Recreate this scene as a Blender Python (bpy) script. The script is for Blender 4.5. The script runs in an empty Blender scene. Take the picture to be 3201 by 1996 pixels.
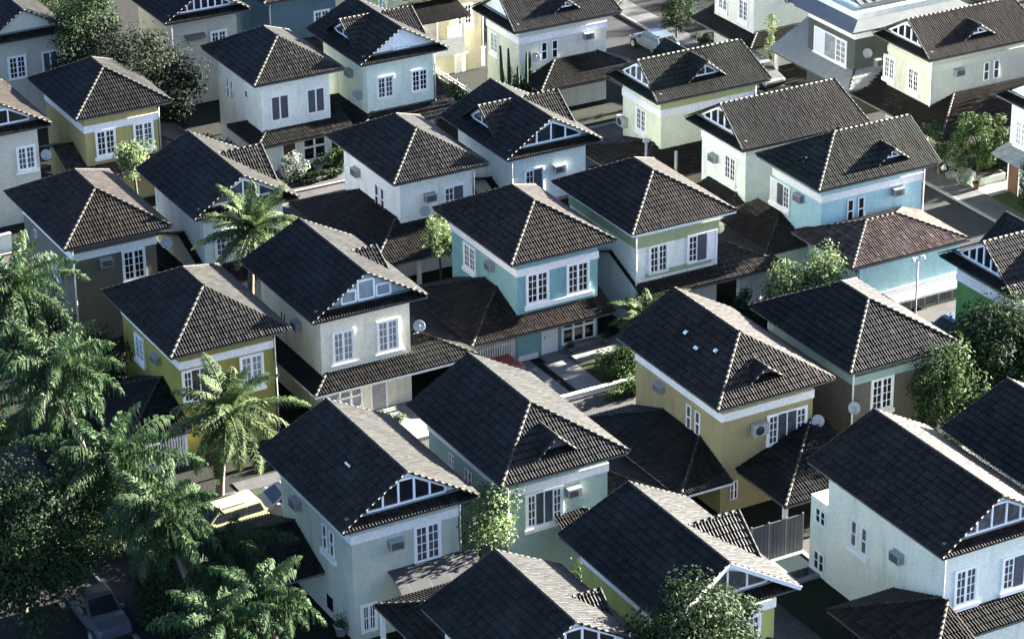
import bpy, bmesh, math, random
from math import sin, cos, pi, radians, sqrt, floor
from mathutils import Vector, Matrix
import numpy as np

scene = bpy.context.scene
C = scene.collection
# ---------------------------------------------------------------- camera, sky, sun, exposure
# The street grid is the world frame: +X runs along the rows of houses, +Y goes away from the camera.
cam = bpy.data.cameras.new('camera')
cam.sensor_width = 36.0
cam.lens = 100.37
cam.clip_end = 2000.0
cam_ob = bpy.data.objects.new('camera', cam)
C.objects.link(cam_ob)
cam_ob.matrix_world = (Matrix.Translation((0, 0, 66.0)) @ Matrix.Rotation(-0.50090306, 4, 'Z')
                       @ Matrix.Rotation(pi / 2 - 0.44052315, 4, 'X') @ Matrix.Rotation(-0.01261191, 4, 'Z'))
scene.camera = cam_ob

SUN_EL = radians(14.0)
SUN_AZ = radians(0.5)          # measured from +X towards +Y
world = bpy.data.worlds.new('World')
scene.world = world
world.use_nodes = True
wn = world.node_tree
sky = wn.nodes.new('ShaderNodeTexSky')
sky.sky_type = 'NISHITA'
sky.sun_disc = False
sky.sun_elevation = SUN_EL
sky.sun_rotation = pi / 2 - SUN_AZ
sky.air_density = 0.4
sky.dust_density = 0.6
sky.ozone_density = 1.2
wn.links.new(sky.outputs[0], wn.nodes['Background'].inputs[0])
wn.nodes['Background'].inputs[1].default_value = 0.05

sun = bpy.data.lights.new('sun', 'SUN')
sun.energy = 5.0
sun.angle = radians(0.5)
sun.color = (1.0, 0.94, 0.84)
sun_ob = bpy.data.objects.new('sun', sun)
C.objects.link(sun_ob)
sdir = Vector((cos(SUN_EL) * cos(SUN_AZ), cos(SUN_EL) * sin(SUN_AZ), sin(SUN_EL)))
sun_ob.rotation_euler = sdir.to_track_quat('Z', 'Y').to_euler()

vs = scene.view_settings
vs.view_transform = 'Standard'
vs.look = 'None'
vs.exposure = 3.95
vs.gamma = 1.0

R = random.Random(7)

# ---------------------------------------------------------------- materials
def new_mat(name):
    m = bpy.data.materials.new(name)
    m.use_nodes = True
    nt = m.node_tree
    return m, nt, nt.nodes['Principled BSDF']


def node(nt, kind, **kw):
    n = nt.nodes.new(kind)
    for k, v in kw.items():
        setattr(n, k, v)
    return n


def plain(name, col, rough=0.7, metal=0.0, var=0.0, scale=3.0, spec=0.35):
    m, nt, b = new_mat(name)
    b.inputs['Roughness'].default_value = rough
    b.inputs['Metallic'].default_value = metal
    b.inputs['Specular IOR Level'].default_value = spec
    b.inputs['Base Color'].default_value = (*col, 1)
    if var:
        tc = node(nt, 'ShaderNodeTexCoord')
        nz = node(nt, 'ShaderNodeTexNoise')
        nz.inputs['Scale'].default_value = scale
        nz.inputs['Detail'].default_value = 6
        rp = node(nt, 'ShaderNodeValToRGB')
        rp.color_ramp.elements[0].position = 0.3
        rp.color_ramp.elements[1].position = 0.7
        rp.color_ramp.elements[0].color = (*[c * (1 - var) for c in col], 1)
        rp.color_ramp.elements[1].color = (*[min(1, c * (1 + var)) for c in col], 1)
        nt.links.new(tc.outputs['Object'], nz.inputs['Vector'])
        nt.links.new(nz.outputs['Fac'], rp.inputs['Fac'])
        nt.links.new(rp.outputs['Color'], b.inputs['Base Color'])
    return m


def stucco(name, col, grime=0.22):
    """painted render: faint mottling, rain streaks with a shape of their own, fine grain"""
    m, nt, b = new_mat(name)
    b.inputs['Roughness'].default_value = 0.92
    b.inputs['Specular IOR Level'].default_value = 0.15
    L = nt.links.new
    tc = node(nt, 'ShaderNodeTexCoord')
    n1 = node(nt, 'ShaderNodeTexNoise')
    n1.inputs['Scale'].default_value = 0.9
    n1.inputs['Detail'].default_value = 8
    L(tc.outputs['Object'], n1.inputs['Vector'])
    mp = node(nt, 'ShaderNodeMapping')
    mp.inputs['Scale'].default_value = (1.3, 1.3, 0.22)
    L(tc.outputs['Object'], mp.inputs['Vector'])
    n2 = node(nt, 'ShaderNodeTexNoise')
    n2.inputs['Scale'].default_value = 1.6
    n2.inputs['Detail'].default_value = 5
    L(mp.outputs[0], n2.inputs['Vector'])
    r2 = node(nt, 'ShaderNodeMapRange')
    r2.inputs[1].default_value = 0.52
    r2.inputs[2].default_value = 0.8
    r2.inputs[3].default_value = 0.0
    r2.inputs[4].default_value = grime * 1.35
    L(n2.outputs['Fac'], r2.inputs[0])
    r1 = node(nt, 'ShaderNodeMapRange')
    r1.inputs[1].default_value = 0.3
    r1.inputs[2].default_value = 0.75
    r1.inputs[3].default_value = 0.0
    r1.inputs[4].default_value = grime * 0.7
    L(n1.outputs['Fac'], r1.inputs[0])
    ad = node(nt, 'ShaderNodeMath', operation='ADD')
    L(r1.outputs[0], ad.inputs[0])
    L(r2.outputs[0], ad.inputs[1])
    mx = node(nt, 'ShaderNodeMixRGB')
    mx.inputs[1].default_value = (*col, 1)
    g = sum(col) / 3
    mx.inputs[2].default_value = (*[0.35 * (0.6 * c + 0.4 * g) for c in col], 1)
    L(ad.outputs[0], mx.inputs[0])
    n3 = node(nt, 'ShaderNodeTexNoise')
    n3.inputs['Scale'].default_value = 9
    n3.inputs['Detail'].default_value = 6
    L(tc.outputs['Object'], n3.inputs['Vector'])
    r3 = node(nt, 'ShaderNodeMapRange')
    r3.inputs[1].default_value = .3
    r3.inputs[2].default_value = .7
    r3.inputs[3].default_value = .86
    r3.inputs[4].default_value = 1.08
    L(n3.outputs['Fac'], r3.inputs[0])
    mg = node(nt, 'ShaderNodeMixRGB', blend_type='MULTIPLY')
    mg.inputs[0].default_value = 1
    L(mx.outputs[0], mg.inputs[1])
    L(r3.outputs[0], mg.inputs[2])
    L(mg.outputs[0], b.inputs['Base Color'])
    bp = node(nt, 'ShaderNodeBump')
    bp.inputs['Strength'].default_value = 0.45
    bp.inputs['Distance'].default_value = 0.02
    L(n3.outputs['Fac'], bp.inputs['Height'])
    L(bp.outputs[0], b.inputs['Normal'])
    return m


def tile_mat(name, col, lichen=(0.055, 0.055, 0.046), amount=0.5, var=(0.45, 1.6)):
    """clay pan tiles: every tile its own tone (cells of the tile UV), soot and lichen patches"""
    m, nt, b = new_mat(name)
    b.inputs['Roughness'].default_value = 0.54
    b.inputs['Specular IOR Level'].default_value = 0.15
    L = nt.links.new
    uv = node(nt, 'ShaderNodeUVMap')
    fl = node(nt, 'ShaderNodeVectorMath', operation='FLOOR')
    L(uv.outputs[0], fl.inputs[0])
    wn_ = node(nt, 'ShaderNodeTexWhiteNoise', noise_dimensions='2D')
    L(fl.outputs[0], wn_.inputs['Vector'])
    tc = node(nt, 'ShaderNodeTexCoord')
    n1 = node(nt, 'ShaderNodeTexNoise')
    n1.inputs['Scale'].default_value = 0.55
    n1.inputs['Detail'].default_value = 7
    n1.inputs['Roughness'].default_value = 0.62
    L(tc.outputs['Object'], n1.inputs['Vector'])
    r1 = node(nt, 'ShaderNodeMapRange')
    r1.inputs[1].default_value = 0.47
    r1.inputs[2].default_value = 0.72
    r1.inputs[3].default_value = 0.0
    r1.inputs[4].default_value = amount
    L(n1.outputs['Fac'], r1.inputs[0])
    n2 = node(nt, 'ShaderNodeTexNoise')
    n2.inputs['Scale'].default_value = 9.0
    n2.inputs['Detail'].default_value = 4
    L(tc.outputs['Object'], n2.inputs['Vector'])
    mu = node(nt, 'ShaderNodeMath', operation='MULTIPLY')
    L(r1.outputs[0], mu.inputs[0])
    L(n2.outputs['Fac'], mu.inputs[1])
    rt = node(nt, 'ShaderNodeMapRange')
    rt.inputs[3].default_value = var[0]
    rt.inputs[4].default_value = var[1]
    L(wn_.outputs['Value'], rt.inputs[0])
    mx0 = node(nt, 'ShaderNodeMixRGB', blend_type='MULTIPLY')
    mx0.inputs[0].default_value = 1.0
    mx0.inputs[1].default_value = (*col, 1)
    L(rt.outputs[0], mx0.inputs[2])
    mx = node(nt, 'ShaderNodeMixRGB')
    L(mu.outputs[0], mx.inputs[0])
    L(mx0.outputs[0], mx.inputs[1])
    mx.inputs[2].default_value = (*lichen, 1)
    L(mx.outputs[0], b.inputs['Base Color'])
    return m


def leaf_mat(name, dark, light, trans=0.25):
    m, nt, b = new_mat(name)
    L = nt.links.new
    b.inputs['Roughness'].default_value = 0.65
    b.inputs['Specular IOR Level'].default_value = 0.1
    uv = node(nt, 'ShaderNodeUVMap')
    wn_ = node(nt, 'ShaderNodeTexWhiteNoise', noise_dimensions='2D')
    L(uv.outputs[0], wn_.inputs['Vector'])
    tc = node(nt, 'ShaderNodeTexCoord')
    nz = node(nt, 'ShaderNodeTexNoise')
    nz.inputs['Scale'].default_value = 1.3
    nz.inputs['Detail'].default_value = 3
    L(tc.outputs['Object'], nz.inputs['Vector'])
    ad = node(nt, 'ShaderNodeMath', operation='MULTIPLY_ADD')
    L(wn_.outputs['Value'], ad.inputs[0])
    ad.inputs[1].default_value = 0.55
    L(nz.outputs['Fac'], ad.inputs[2])
    rp = node(nt, 'ShaderNodeValToRGB')
    rp.color_ramp.elements[0].position = 0.4
    rp.color_ramp.elements[1].position = 1.05
    rp.color_ramp.elements[0].color = (*dark, 1)
    rp.color_ramp.elements[1].color = (*light, 1)
    L(ad.outputs[0], rp.inputs['Fac'])
    L(rp.outputs['Color'], b.inputs['Base Color'])
    tr = node(nt, 'ShaderNodeBsdfTranslucent')
    L(rp.outputs['Color'], tr.inputs['Color'])
    ms = node(nt, 'ShaderNodeMixShader')
    ms.inputs[0].default_value = trans
    L(b.outputs[0], ms.inputs[1])
    L(tr.outputs[0], ms.inputs[2])
    L(ms.outputs[0], nt.nodes['Material Output'].inputs['Surface'])
    return m


M = {}
M['trim'] = stucco('white_trim', (0.90, 0.87, 0.82), 0.10)
M['frame'] = plain('painted_frame', (0.90, 0.88, 0.84), 0.55, var=0.04)
M['glass'] = plain('window_glass', (0.012, 0.014, 0.018), 0.12, spec=0.5)
M['glass_mid'] = plain('blind_behind_glass', (0.075, 0.08, 0.085), 0.15, spec=0.5, var=0.5, scale=3.0)
M['glass_pale'] = plain('curtained_glass', (0.26, 0.28, 0.29), 0.25, spec=0.5, var=0.25, scale=2.2)
M['shutter_grey'] = plain('grey_shutter', (0.085, 0.088, 0.10), 0.6, var=0.12, scale=8)
M['shutter_white'] = plain('white_shutter', (0.70, 0.71, 0.71), 0.6, var=0.05, scale=8)
M['ridge'] = plain('ridge_tile', (0.028, 0.026, 0.021), 0.75, var=0.65, scale=3.5, spec=0.22)
M['tile_black'] = tile_mat('roof_tile_charcoal', (0.0086, 0.0082, 0.0066))
M['tile_slate'] = tile_mat('roof_tile_slate', (0.0118, 0.0112, 0.0088), amount=0.5)
M['tile_brown'] = tile_mat('roof_tile_brown', (0.0148, 0.0110, 0.0077), amount=0.45)
M['tile_green'] = tile_mat('roof_tile_mossy', (0.0106, 0.0116, 0.0070), lichen=(0.055, 0.072, 0.045), amount=0.7)
M['tile_rust'] = tile_mat('roof_tile_rust', (0.060, 0.042, 0.034), lichen=(0.17, 0.155, 0.135), amount=0.7)
M['tile_pale'] = tile_mat('roof_tile_pale', (0.27, 0.28, 0.265), lichen=(0.34, 0.35, 0.33), amount=0.4, var=(.9, 1.1))
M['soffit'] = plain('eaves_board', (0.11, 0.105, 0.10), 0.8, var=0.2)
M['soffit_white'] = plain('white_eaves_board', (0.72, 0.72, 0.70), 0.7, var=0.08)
M['door_white'] = plain('white_door', (0.78, 0.78, 0.78), 0.5, var=0.03)
M['door_wood'] = plain('wooden_door', (0.10, 0.045, 0.025), 0.6, var=0.3, scale=6)
M['door_grey'] = plain('weathered_door', (0.33, 0.32, 0.31), 0.7, var=0.2, scale=5)
M['metal_white'] = plain('white_enamel', (0.34, 0.345, 0.34), 0.45, var=0.08)
M['metal_grey'] = plain('grey_metal', (0.28, 0.29, 0.30), 0.45, metal=0.5, var=0.15)
M['metal_dark'] = plain('dark_metal', (0.03, 0.03, 0.032), 0.5)
M['steel_roof'] = plain('metal_roofing', (0.13, 0.135, 0.135), 0.45, metal=0.2, var=0.12, scale=1.2)
M['black'] = plain('black_plastic', (0.012, 0.012, 0.013), 0.6)
M['rubber'] = plain('tyre_rubber', (0.018, 0.018, 0.018), 0.8)
M['concrete'] = plain('concrete', (0.17, 0.168, 0.16), 0.9, var=0.18, scale=1.2)
M['bark'] = plain('bark', (0.085, 0.065, 0.048), 0.95, var=0.4, scale=5)
M['palm_bark'] = plain('palm_trunk', (0.15, 0.125, 0.10), 0.95, var=0.35, scale=6)
M['terracotta'] = plain('terracotta', (0.22, 0.09, 0.05), 0.8, var=0.2)
M['pool'] = plain('pool_water', (0.025, 0.035, 0.038), 0.12, spec=0.6)
M['leaf_dark'] = leaf_mat('leaf_dark', (0.0062, 0.0133, 0.0055), (0.0285, 0.0513, 0.0185))
M['leaf_brown'] = leaf_mat('leaf_brown', (0.004, 0.006, 0.003), (0.016, 0.022, 0.010))
M['leaf_mid'] = leaf_mat('leaf_mid', (0.0125, 0.0282, 0.0086), (0.0606, 0.0998, 0.0299))
M['leaf_lime'] = leaf_mat('leaf_lime', (0.0459, 0.0780, 0.0294), (0.1841, 0.2427, 0.1088))
M['leaf_silver'] = leaf_mat('leaf_silver', (0.1095, 0.1329, 0.1017), (0.2995, 0.3280, 0.2709))
M['leaf_palm'] = leaf_mat('leaf_palm', (0.009, 0.020, 0.008), (0.052, 0.090, 0.036))
M['leaf_coconut'] = leaf_mat('leaf_coconut', (0.014, 0.026, 0.010), (0.088, 0.125, 0.048))

# ---------------------------------------------------------------- mesh helpers
class MB:
    """collects boxes, bars, tubes, polygons and tile fields, then becomes ONE mesh object"""
    def __init__(s):
        s.v = []; s.f = []; s.m = []; s.uv = {}; s.sm = []

    def poly(s, pts, mi=0, smooth=False):
        i = len(s.v)
        s.v += [tuple(p) for p in pts]
        s.f.append(tuple(range(i, i + len(pts))))
        s.m.append(mi); s.sm.append(smooth)

    def box(s, x0, x1, y0, y1, z0, z1, mi=0):
        i = len(s.v)
        s.v += [(x, y, z) for z in (z0, z1) for y in (y0, y1) for x in (x0, x1)]
        for q in ((0, 2, 3, 1), (4, 5, 7, 6), (0, 1, 5, 4), (2, 6, 7, 3), (0, 4, 6, 2), (1, 3, 7, 5)):
            s.f.append(tuple(i + k for k in q)); s.m.append(mi); s.sm.append(False)

    def obox(s, mat, sx, sy, sz, mi=0):
        """box of full size sx,sy,sz centred on matrix mat"""
        i = len(s.v)
        for z in (-.5, .5):
            for y in (-.5, .5):
                for x in (-.5, .5):
                    s.v.append(tuple(mat @ Vector((x * sx, y * sy, z * sz))))
        for q in ((0, 2, 3, 1), (4, 5, 7, 6), (0, 1, 5, 4), (2, 6, 7, 3), (0, 4, 6, 2), (1, 3, 7, 5)):
            s.f.append(tuple(i + k for k in q)); s.m.append(mi); s.sm.append(False)

    def bar(s, p, q, w, h=None, up=(0, 0, 1), mi=0):
        p = Vector(p); q = Vector(q); d = q - p
        L = d.length
        if L < 1e-6:
            return
        d.normalize(); u = Vector(up)
        if abs(d.dot(u)) > 0.98:
            u = Vector((1, 0, 0))
        x = d.cross(u).normalized(); z = x.cross(d)
        mt = Matrix.Translation((p + q) / 2) @ Matrix((x, d, z)).transposed().to_4x4()
        s.obox(mt, w, L, h or w, mi)

    def tube(s, pts, rad, n=8, mi=0, cap=True, smooth=True):
        pts = [Vector(p) for p in pts]
        if not hasattr(rad, '__len__'):
            rad = [rad] * len(pts)
        rings = []
        for k, p in enumerate(pts):
            d = (pts[min(k + 1, len(pts) - 1)] - pts[max(k - 1, 0)]).normalized()
            u = Vector((0, 0, 1)) if abs(d.z) < 0.9 else Vector((1, 0, 0))
            x = d.cross(u).normalized(); y = x.cross(d)
            i = len(s.v)
            for a in range(n):
                t = 2 * pi * a / n
                s.v.append(tuple(p + (x * cos(t) + y * sin(t)) * rad[k]))
            rings.append(i)
        for k in range(len(rings) - 1):
            a, b = rings[k], rings[k + 1]
            for j in range(n):
                j2 = (j + 1) % n
                s.f.append((a + j, a + j2, b + j2, b + j)); s.m.append(mi); s.sm.append(smooth)
        if cap:
            s.f.append(tuple(rings[0] + j for j in reversed(range(n)))); s.m.append(mi); s.sm.append(False)
            s.f.append(tuple(rings[-1] + j for j in range(n))); s.m.append(mi); s.sm.append(False)

    def lathe(s, c, prof, n=16, mi=0, axis=None, smooth=True):
        """prof: list of (r, h) revolved about z (or matrix axis)"""
        mt = axis or Matrix.Identity(4)
        c = Vector(c); rings = []
        for r, h in prof:
            i = len(s.v)
            for a in range(n):
                t = 2 * pi * a / n
                s.v.append(tuple(c + (mt @ Vector((r * cos(t), r * sin(t), h)))))
            rings.append(i)
        for k in range(len(rings) - 1):
            a, b = rings[k], rings[k + 1]
            for j in range(n):
                j2 = (j + 1) % n
                s.f.append((a + j, a + j2, b + j2, b + j)); s.m.append(mi); s.sm.append(smooth)

    def build(s, name, mats, parent=None, offset=None):
        me = bpy.data.meshes.new(name)
        if offset is not None:
            ox, oy, oz = offset
            s.v = [(a - ox, b - oy, c - oz) for a, b, c in s.v]
        me.from_pydata(s.v, [], s.f)
        if not isinstance(mats, (list, tuple)):
            mats = [mats]
        for m in mats:
            me.materials.append(m)
        me.polygons.foreach_set('material_index', s.m)
        me.polygons.foreach_set('use_smooth', s.sm)
        if s.uv:
            lay = me.uv_layers.new(name='tiles')
            idx = np.empty(len(me.loops), dtype=np.int32)
            me.loops.foreach_get('vertex_index', idx)
            tab = np.zeros((len(s.v), 2), dtype=np.float32)
            for st, arr in s.uv.items():
                tab[st:st + len(arr)] = arr
            lay.data.foreach_set('uv', tab[idx].ravel())
        me.update()
        o = bpy.data.objects.new(name, me)
        C.objects.link(o)
        if parent is not None:
            o.parent = parent
        return o

    # -- pan tiles laid on a planar convex polygon (3-D points; the eave runs along edge dir 'along')
    def tiles(s, pts, along, pitch=0.155, row=0.36, amp=0.036, step=0.042, sub=5, mi=0, seed=0):
        P = np.array([tuple(p) for p in pts], float)
        U = np.array(along, float); U /= np.linalg.norm(U)
        n = np.zeros(3)
        for k in range(len(P)):                      # Newell normal
            a, b = P[k], P[(k + 1) % len(P)]
            n += np.cross(a - P[0], b - P[0])
        n /= np.linalg.norm(n)
        if n[2] < 0:
            n = -n
        V = np.cross(n, U)
        if V[2] < 0:
            U = -U; V = -V
        o = P[int(np.argmin(P @ V))]
        q = np.stack([(P - o) @ U, (P - o) @ V], 1)
        u0, u1 = q[:, 0].min(), q[:, 0].max()
        ns = max(2, int(math.ceil((u1 - u0) / pitch * sub)) + 1)
        us = np.linspace(u0, u1, ns)
        us_c = np.clip(us, u0 + 1e-5, u1 - 1e-5)
        lo = np.full(ns, 1e9); hi = np.full(ns, -1e9)
        for k in range(len(q)):
            a, b = q[k], q[(k + 1) % len(q)]
            if abs(a[0] - b[0]) < 1e-9:
                continue
            t = (us_c - a[0]) / (b[0] - a[0])
            ok = (t >= 0) & (t <= 1)
            v = a[1] + t * (b[1] - a[1])
            lo = np.where(ok, np.minimum(lo, v), lo)
            hi = np.where(ok, np.maximum(hi, v), hi)
        bad = lo > hi
        lo[bad] = 0; hi[bad] = 0
        vmax = hi.max()
        nk = max(1, int(math.ceil(vmax / row)))
        h = amp * (0.5 + 0.5 * np.cos(2 * pi * (us - u0) / pitch))
        h = np.where(h < amp * 0.2, amp * 0.12, h)
        vb = np.arange(nk) * row
        B = np.clip(vb[None, :], lo[:, None], hi[:, None])
        T = np.clip(vb[None, :] + row, lo[:, None], hi[:, None])
        frac_b = (B - vb[None, :]) / row
        hb = h[:, None] + step * (1 - frac_b)
        frac_t = (T - vb[None, :]) / row
        ht = h[:, None] + step * (1 - frac_t)
        rng = np.random.default_rng(seed + 11)
        wob = np.repeat(rng.normal(0, 0.004, (ns // sub + 1, nk)), sub, axis=0)[:ns]
        hb = hb + wob; ht = ht + wob
        base = len(s.v)
        pos = np.empty((ns, nk, 2, 3))
        pos[:, :, 0] = o + us[:, None, None] * U + B[..., None] * V + hb[..., None] * n
        pos[:, :, 1] = o + us[:, None, None] * U + T[..., None] * V + ht[..., None] * n
        uvs = np.empty((ns, nk, 2, 2))
        off = seed * 17.0
        uvs[..., 0] = (us / pitch)[:, None, None] + off
        uvs[:, :, 0, 1] = vb[None, :] / row + 0.25 + off
        uvs[:, :, 1, 1] = vb[None, :] / row + 0.75 + off
        s.v += [tuple(p) for p in pos.reshape(-1, 3)]
        s.uv[base] = uvs.reshape(-1, 2)
        ok = (T - B) > 1e-4
        okf = ok[:-1] | ok[1:]
        js, ks = np.nonzero(okf)
        i00 = base + ((js * nk + ks) * 2)
        i10 = base + (((js + 1) * nk + ks) * 2)
        flip = np.dot(np.cross(U, V), n) < 0
        for a, b in zip(i00.tolist(), i10.tolist()):
            s.f.append((a, b, b + 1, a + 1) if not flip else (a, a + 1, b + 1, b))
        s.m += [mi] * len(i00); s.sm += [True] * len(i00)
        # deck under the tiles
        i = len(s.v)
        s.v += [tuple(p - n * 0.035) for p in P]
        s.f.append(tuple(range(i, i + len(P)))); s.m.append(mi); s.sm.append(False)
        s.uv[i] = np.zeros((len(P), 2))

    def caps(s, p, q, r=0.11, seg=0.34, mi=0):
        """overlapping half-round cap tiles along a ridge or hip"""
        p = Vector(p); q = Vector(q); d = q - p; L = d.length
        d.normalize()
        x = d.cross(Vector((0, 0, 1))).normalized(); up = x.cross(d)
        k = max(1, int(round(L / seg)))
        for a in range(k):
            t0 = L * a / k; t1 = L * (a + 1) / k + 0.04
            i = len(s.v)
            for t, rr, lift in ((t0, r * 1.02, 0.005), (t1, r * 0.96, 0.0)):
                for b in range(7):
                    an = pi * b / 6
                    s.v.append(tuple(p + d * t + x * (cos(an) * rr) + up * (sin(an) * rr * 0.85 + lift)))
            for b in range(6):
                s.f.append((i + b, i + b + 1, i + 8 + b, i + 7 + b)); s.m.append(mi); s.sm.append(True)
            s.f.append(tuple(i + b for b in range(7))); s.m.append(mi); s.sm.append(False)
            s.f.append(tuple(i + 13 - b for b in range(7))); s.m.append(mi); s.sm.append(False)


def thing(name, label, cat, loc=(0, 0, 0), rz=0.0, group=None):
    o = bpy.data.objects.new(name, None)
    o.empty_display_size = 0.5
    C.objects.link(o)
    o.location = loc; o.rotation_euler = (0, 0, rz)
    o['label'] = label; o['category'] = cat
    if group:
        o['group'] = group
    return o


def tag(o, label, cat, group=None):
    o['label'] = label; o['category'] = cat
    if group:
        o['group'] = group
    return o


def struct(o, kind='structure'):
    o['kind'] = kind
    return o


def clip(poly, f):
    """clip a convex 2-D polygon to f(x, y) >= 0 (f linear)"""
    out = []
    for k in range(len(poly)):
        a, b = poly[k], poly[(k + 1) % len(poly)]
        fa, fb = f(*a), f(*b)
        if fa >= 0:
            out.append(a)
        if (fa >= 0) != (fb >= 0):
            t = fa / (fa - fb)
            out.append((a[0] + t * (b[0] - a[0]), a[1] + t * (b[1] - a[1])))
    return out

# ---------------------------------------------------------------- houses
S_ROOF = 0.565      # rise of every main roof
ZE = 6.0            # eaves height
O = 0.75            # eaves overhang


def ident(x, y, z):
    return (x, y, z)


def side_polys(x0, x1, y0, y1, ze, slope, sides):
    """planes of a hipped / lean-to roof over a rectangle; only 'sides' slope down to eaves"""
    dist = {'L': lambda x, y: x - x0, 'R': lambda x, y: x1 - x, 'F': lambda x, y: y - y0, 'B': lambda x, y: y1 - y}
    along = {'L': (0, 1, 0), 'R': (0, 1, 0), 'F': (1, 0, 0), 'B': (1, 0, 0)}
    out = []
    for sd in sides:
        poly = [(x0, y0), (x1, y0), (x1, y1), (x0, y1)]
        for ot in sides:
            if ot != sd and len(poly) > 2:
                poly = clip(poly, lambda x, y: dist[ot](x, y) - dist[sd](x, y))
        res = []
        for p in poly:
            if not res or (abs(p[0] - res[-1][0]) + abs(p[1] - res[-1][1])) > 1e-4:
                res.append(p)
        if len(res) > 2 and abs(res[0][0] - res[-1][0]) + abs(res[0][1] - res[-1][1]) < 1e-4:
            res.pop()
        if len(res) > 2:
            out.append((sd, [(x, y, ze + slope * dist[sd](x, y)) for x, y in res], along[sd]))
    return out


def shared_edges(polys):
    seen = {}; out = []
    for sd, pts, al in polys:
        for k in range(len(pts)):
            a = tuple(round(c, 2) for c in pts[k]); b = tuple(round(c, 2) for c in pts[(k + 1) % len(pts)])
            key = (a, b) if a < b else (b, a)
            if key in seen:
                out.append((pts[k], pts[(k + 1) % len(pts)]))
            seen[key] = 1
    return out


def cap_row(parent, p, q, r=.075, mat='ridge'):
    cb = MB(); cb.caps(p, q, r=r)
    return cb.build('ridge_cap' if mat == 'ridge' else 'verge_tiles', M[mat], parent)


def low_roof(root, name, x0, x1, y0, y1, ze, slope, sides, mat, gutter=True, seed=0, cap=True, pitch=0.155, board='soffit'):
    polys = side_polys(x0, x1, y0, y1, ze, slope, sides)
    mb = MB()
    for k, (sd, pts, al) in enumerate(polys):
        mb.tiles(pts, al, seed=seed + k, pitch=pitch)
    o = mb.build(name, M[mat], root)
    if cap:
        for a, b in shared_edges(polys):
            lo, hi = (a, b) if a[2] < b[2] else (b, a)
            cap_row(o, Vector(lo) + Vector((0, 0, .03)), Vector(hi) + Vector((0, 0, .03)), 0.075)
    if gutter:
        g = MB()
        if 'F' in sides: g.box(x0, x1, y0 + .02, y0 + .09, ze - .16, ze - .035)
        if 'B' in sides: g.box(x0, x1, y1 - .09, y1 - .02, ze - .16, ze - .035)
        if 'L' in sides: g.box(x0 + .02, x0 + .09, y0 + .1, y1 - .1, ze - .158, ze - .037)
        if 'R' in sides: g.box(x1 - .09, x1 - .02, y0 + .1, y1 - .1, ze - .158, ze - .037)
        g.build('eaves_board', M[board], o)
    return o


class Wall:
    """maps (u, out, z) on a wall of a house to local coordinates"""
    def __init__(s, kind, w, d, uc):
        s.k = kind; s.w = w; s.d = d; s.uc = uc

    def P(s, u, n, z):
        if s.k == 'f': return (s.uc + u, O - n, z)
        if s.k == 'l': return (O - n, s.uc - u, z)
        if s.k == 'r': return (s.w - O + n, s.uc + u, z)

    def box(s, mb, u0, u1, n0, n1, z0, z1, mi=0):
        a = s.P(u0, n0, z0); b = s.P(u1, n1, z1)
        mb.box(min(a[0], b[0]), max(a[0], b[0]), min(a[1], b[1]), max(a[1], b[1]), z0, z1, mi)


def leaf_frame(W, mb, u0, u1, z0, z1, cols, rows, n0=0.012, n1=0.05, st=0.06, mt=0.032):
    W.box(mb, u0, u0 + st, n0, n1, z0, z1)
    W.box(mb, u1 - st, u1, n0, n1, z0, z1)
    W.box(mb, u0 + st, u1 - st, n0, n1, z0, z0 + st)
    W.box(mb, u0 + st, u1 - st, n0, n1, z1 - st, z1)
    for c in range(1, cols):
        u = u0 + (u1 - u0) * c / cols
        W.box(mb, u - mt / 2, u + mt / 2, n0, n1 - .008, z0 + st, z1 - st)
    for r in range(1, rows):
        z = z0 + (z1 - z0) * r / rows
        W.box(mb, u0 + st, u1 - st, n0, n1 - .012, z - mt / 2, z + mt / 2)


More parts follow.
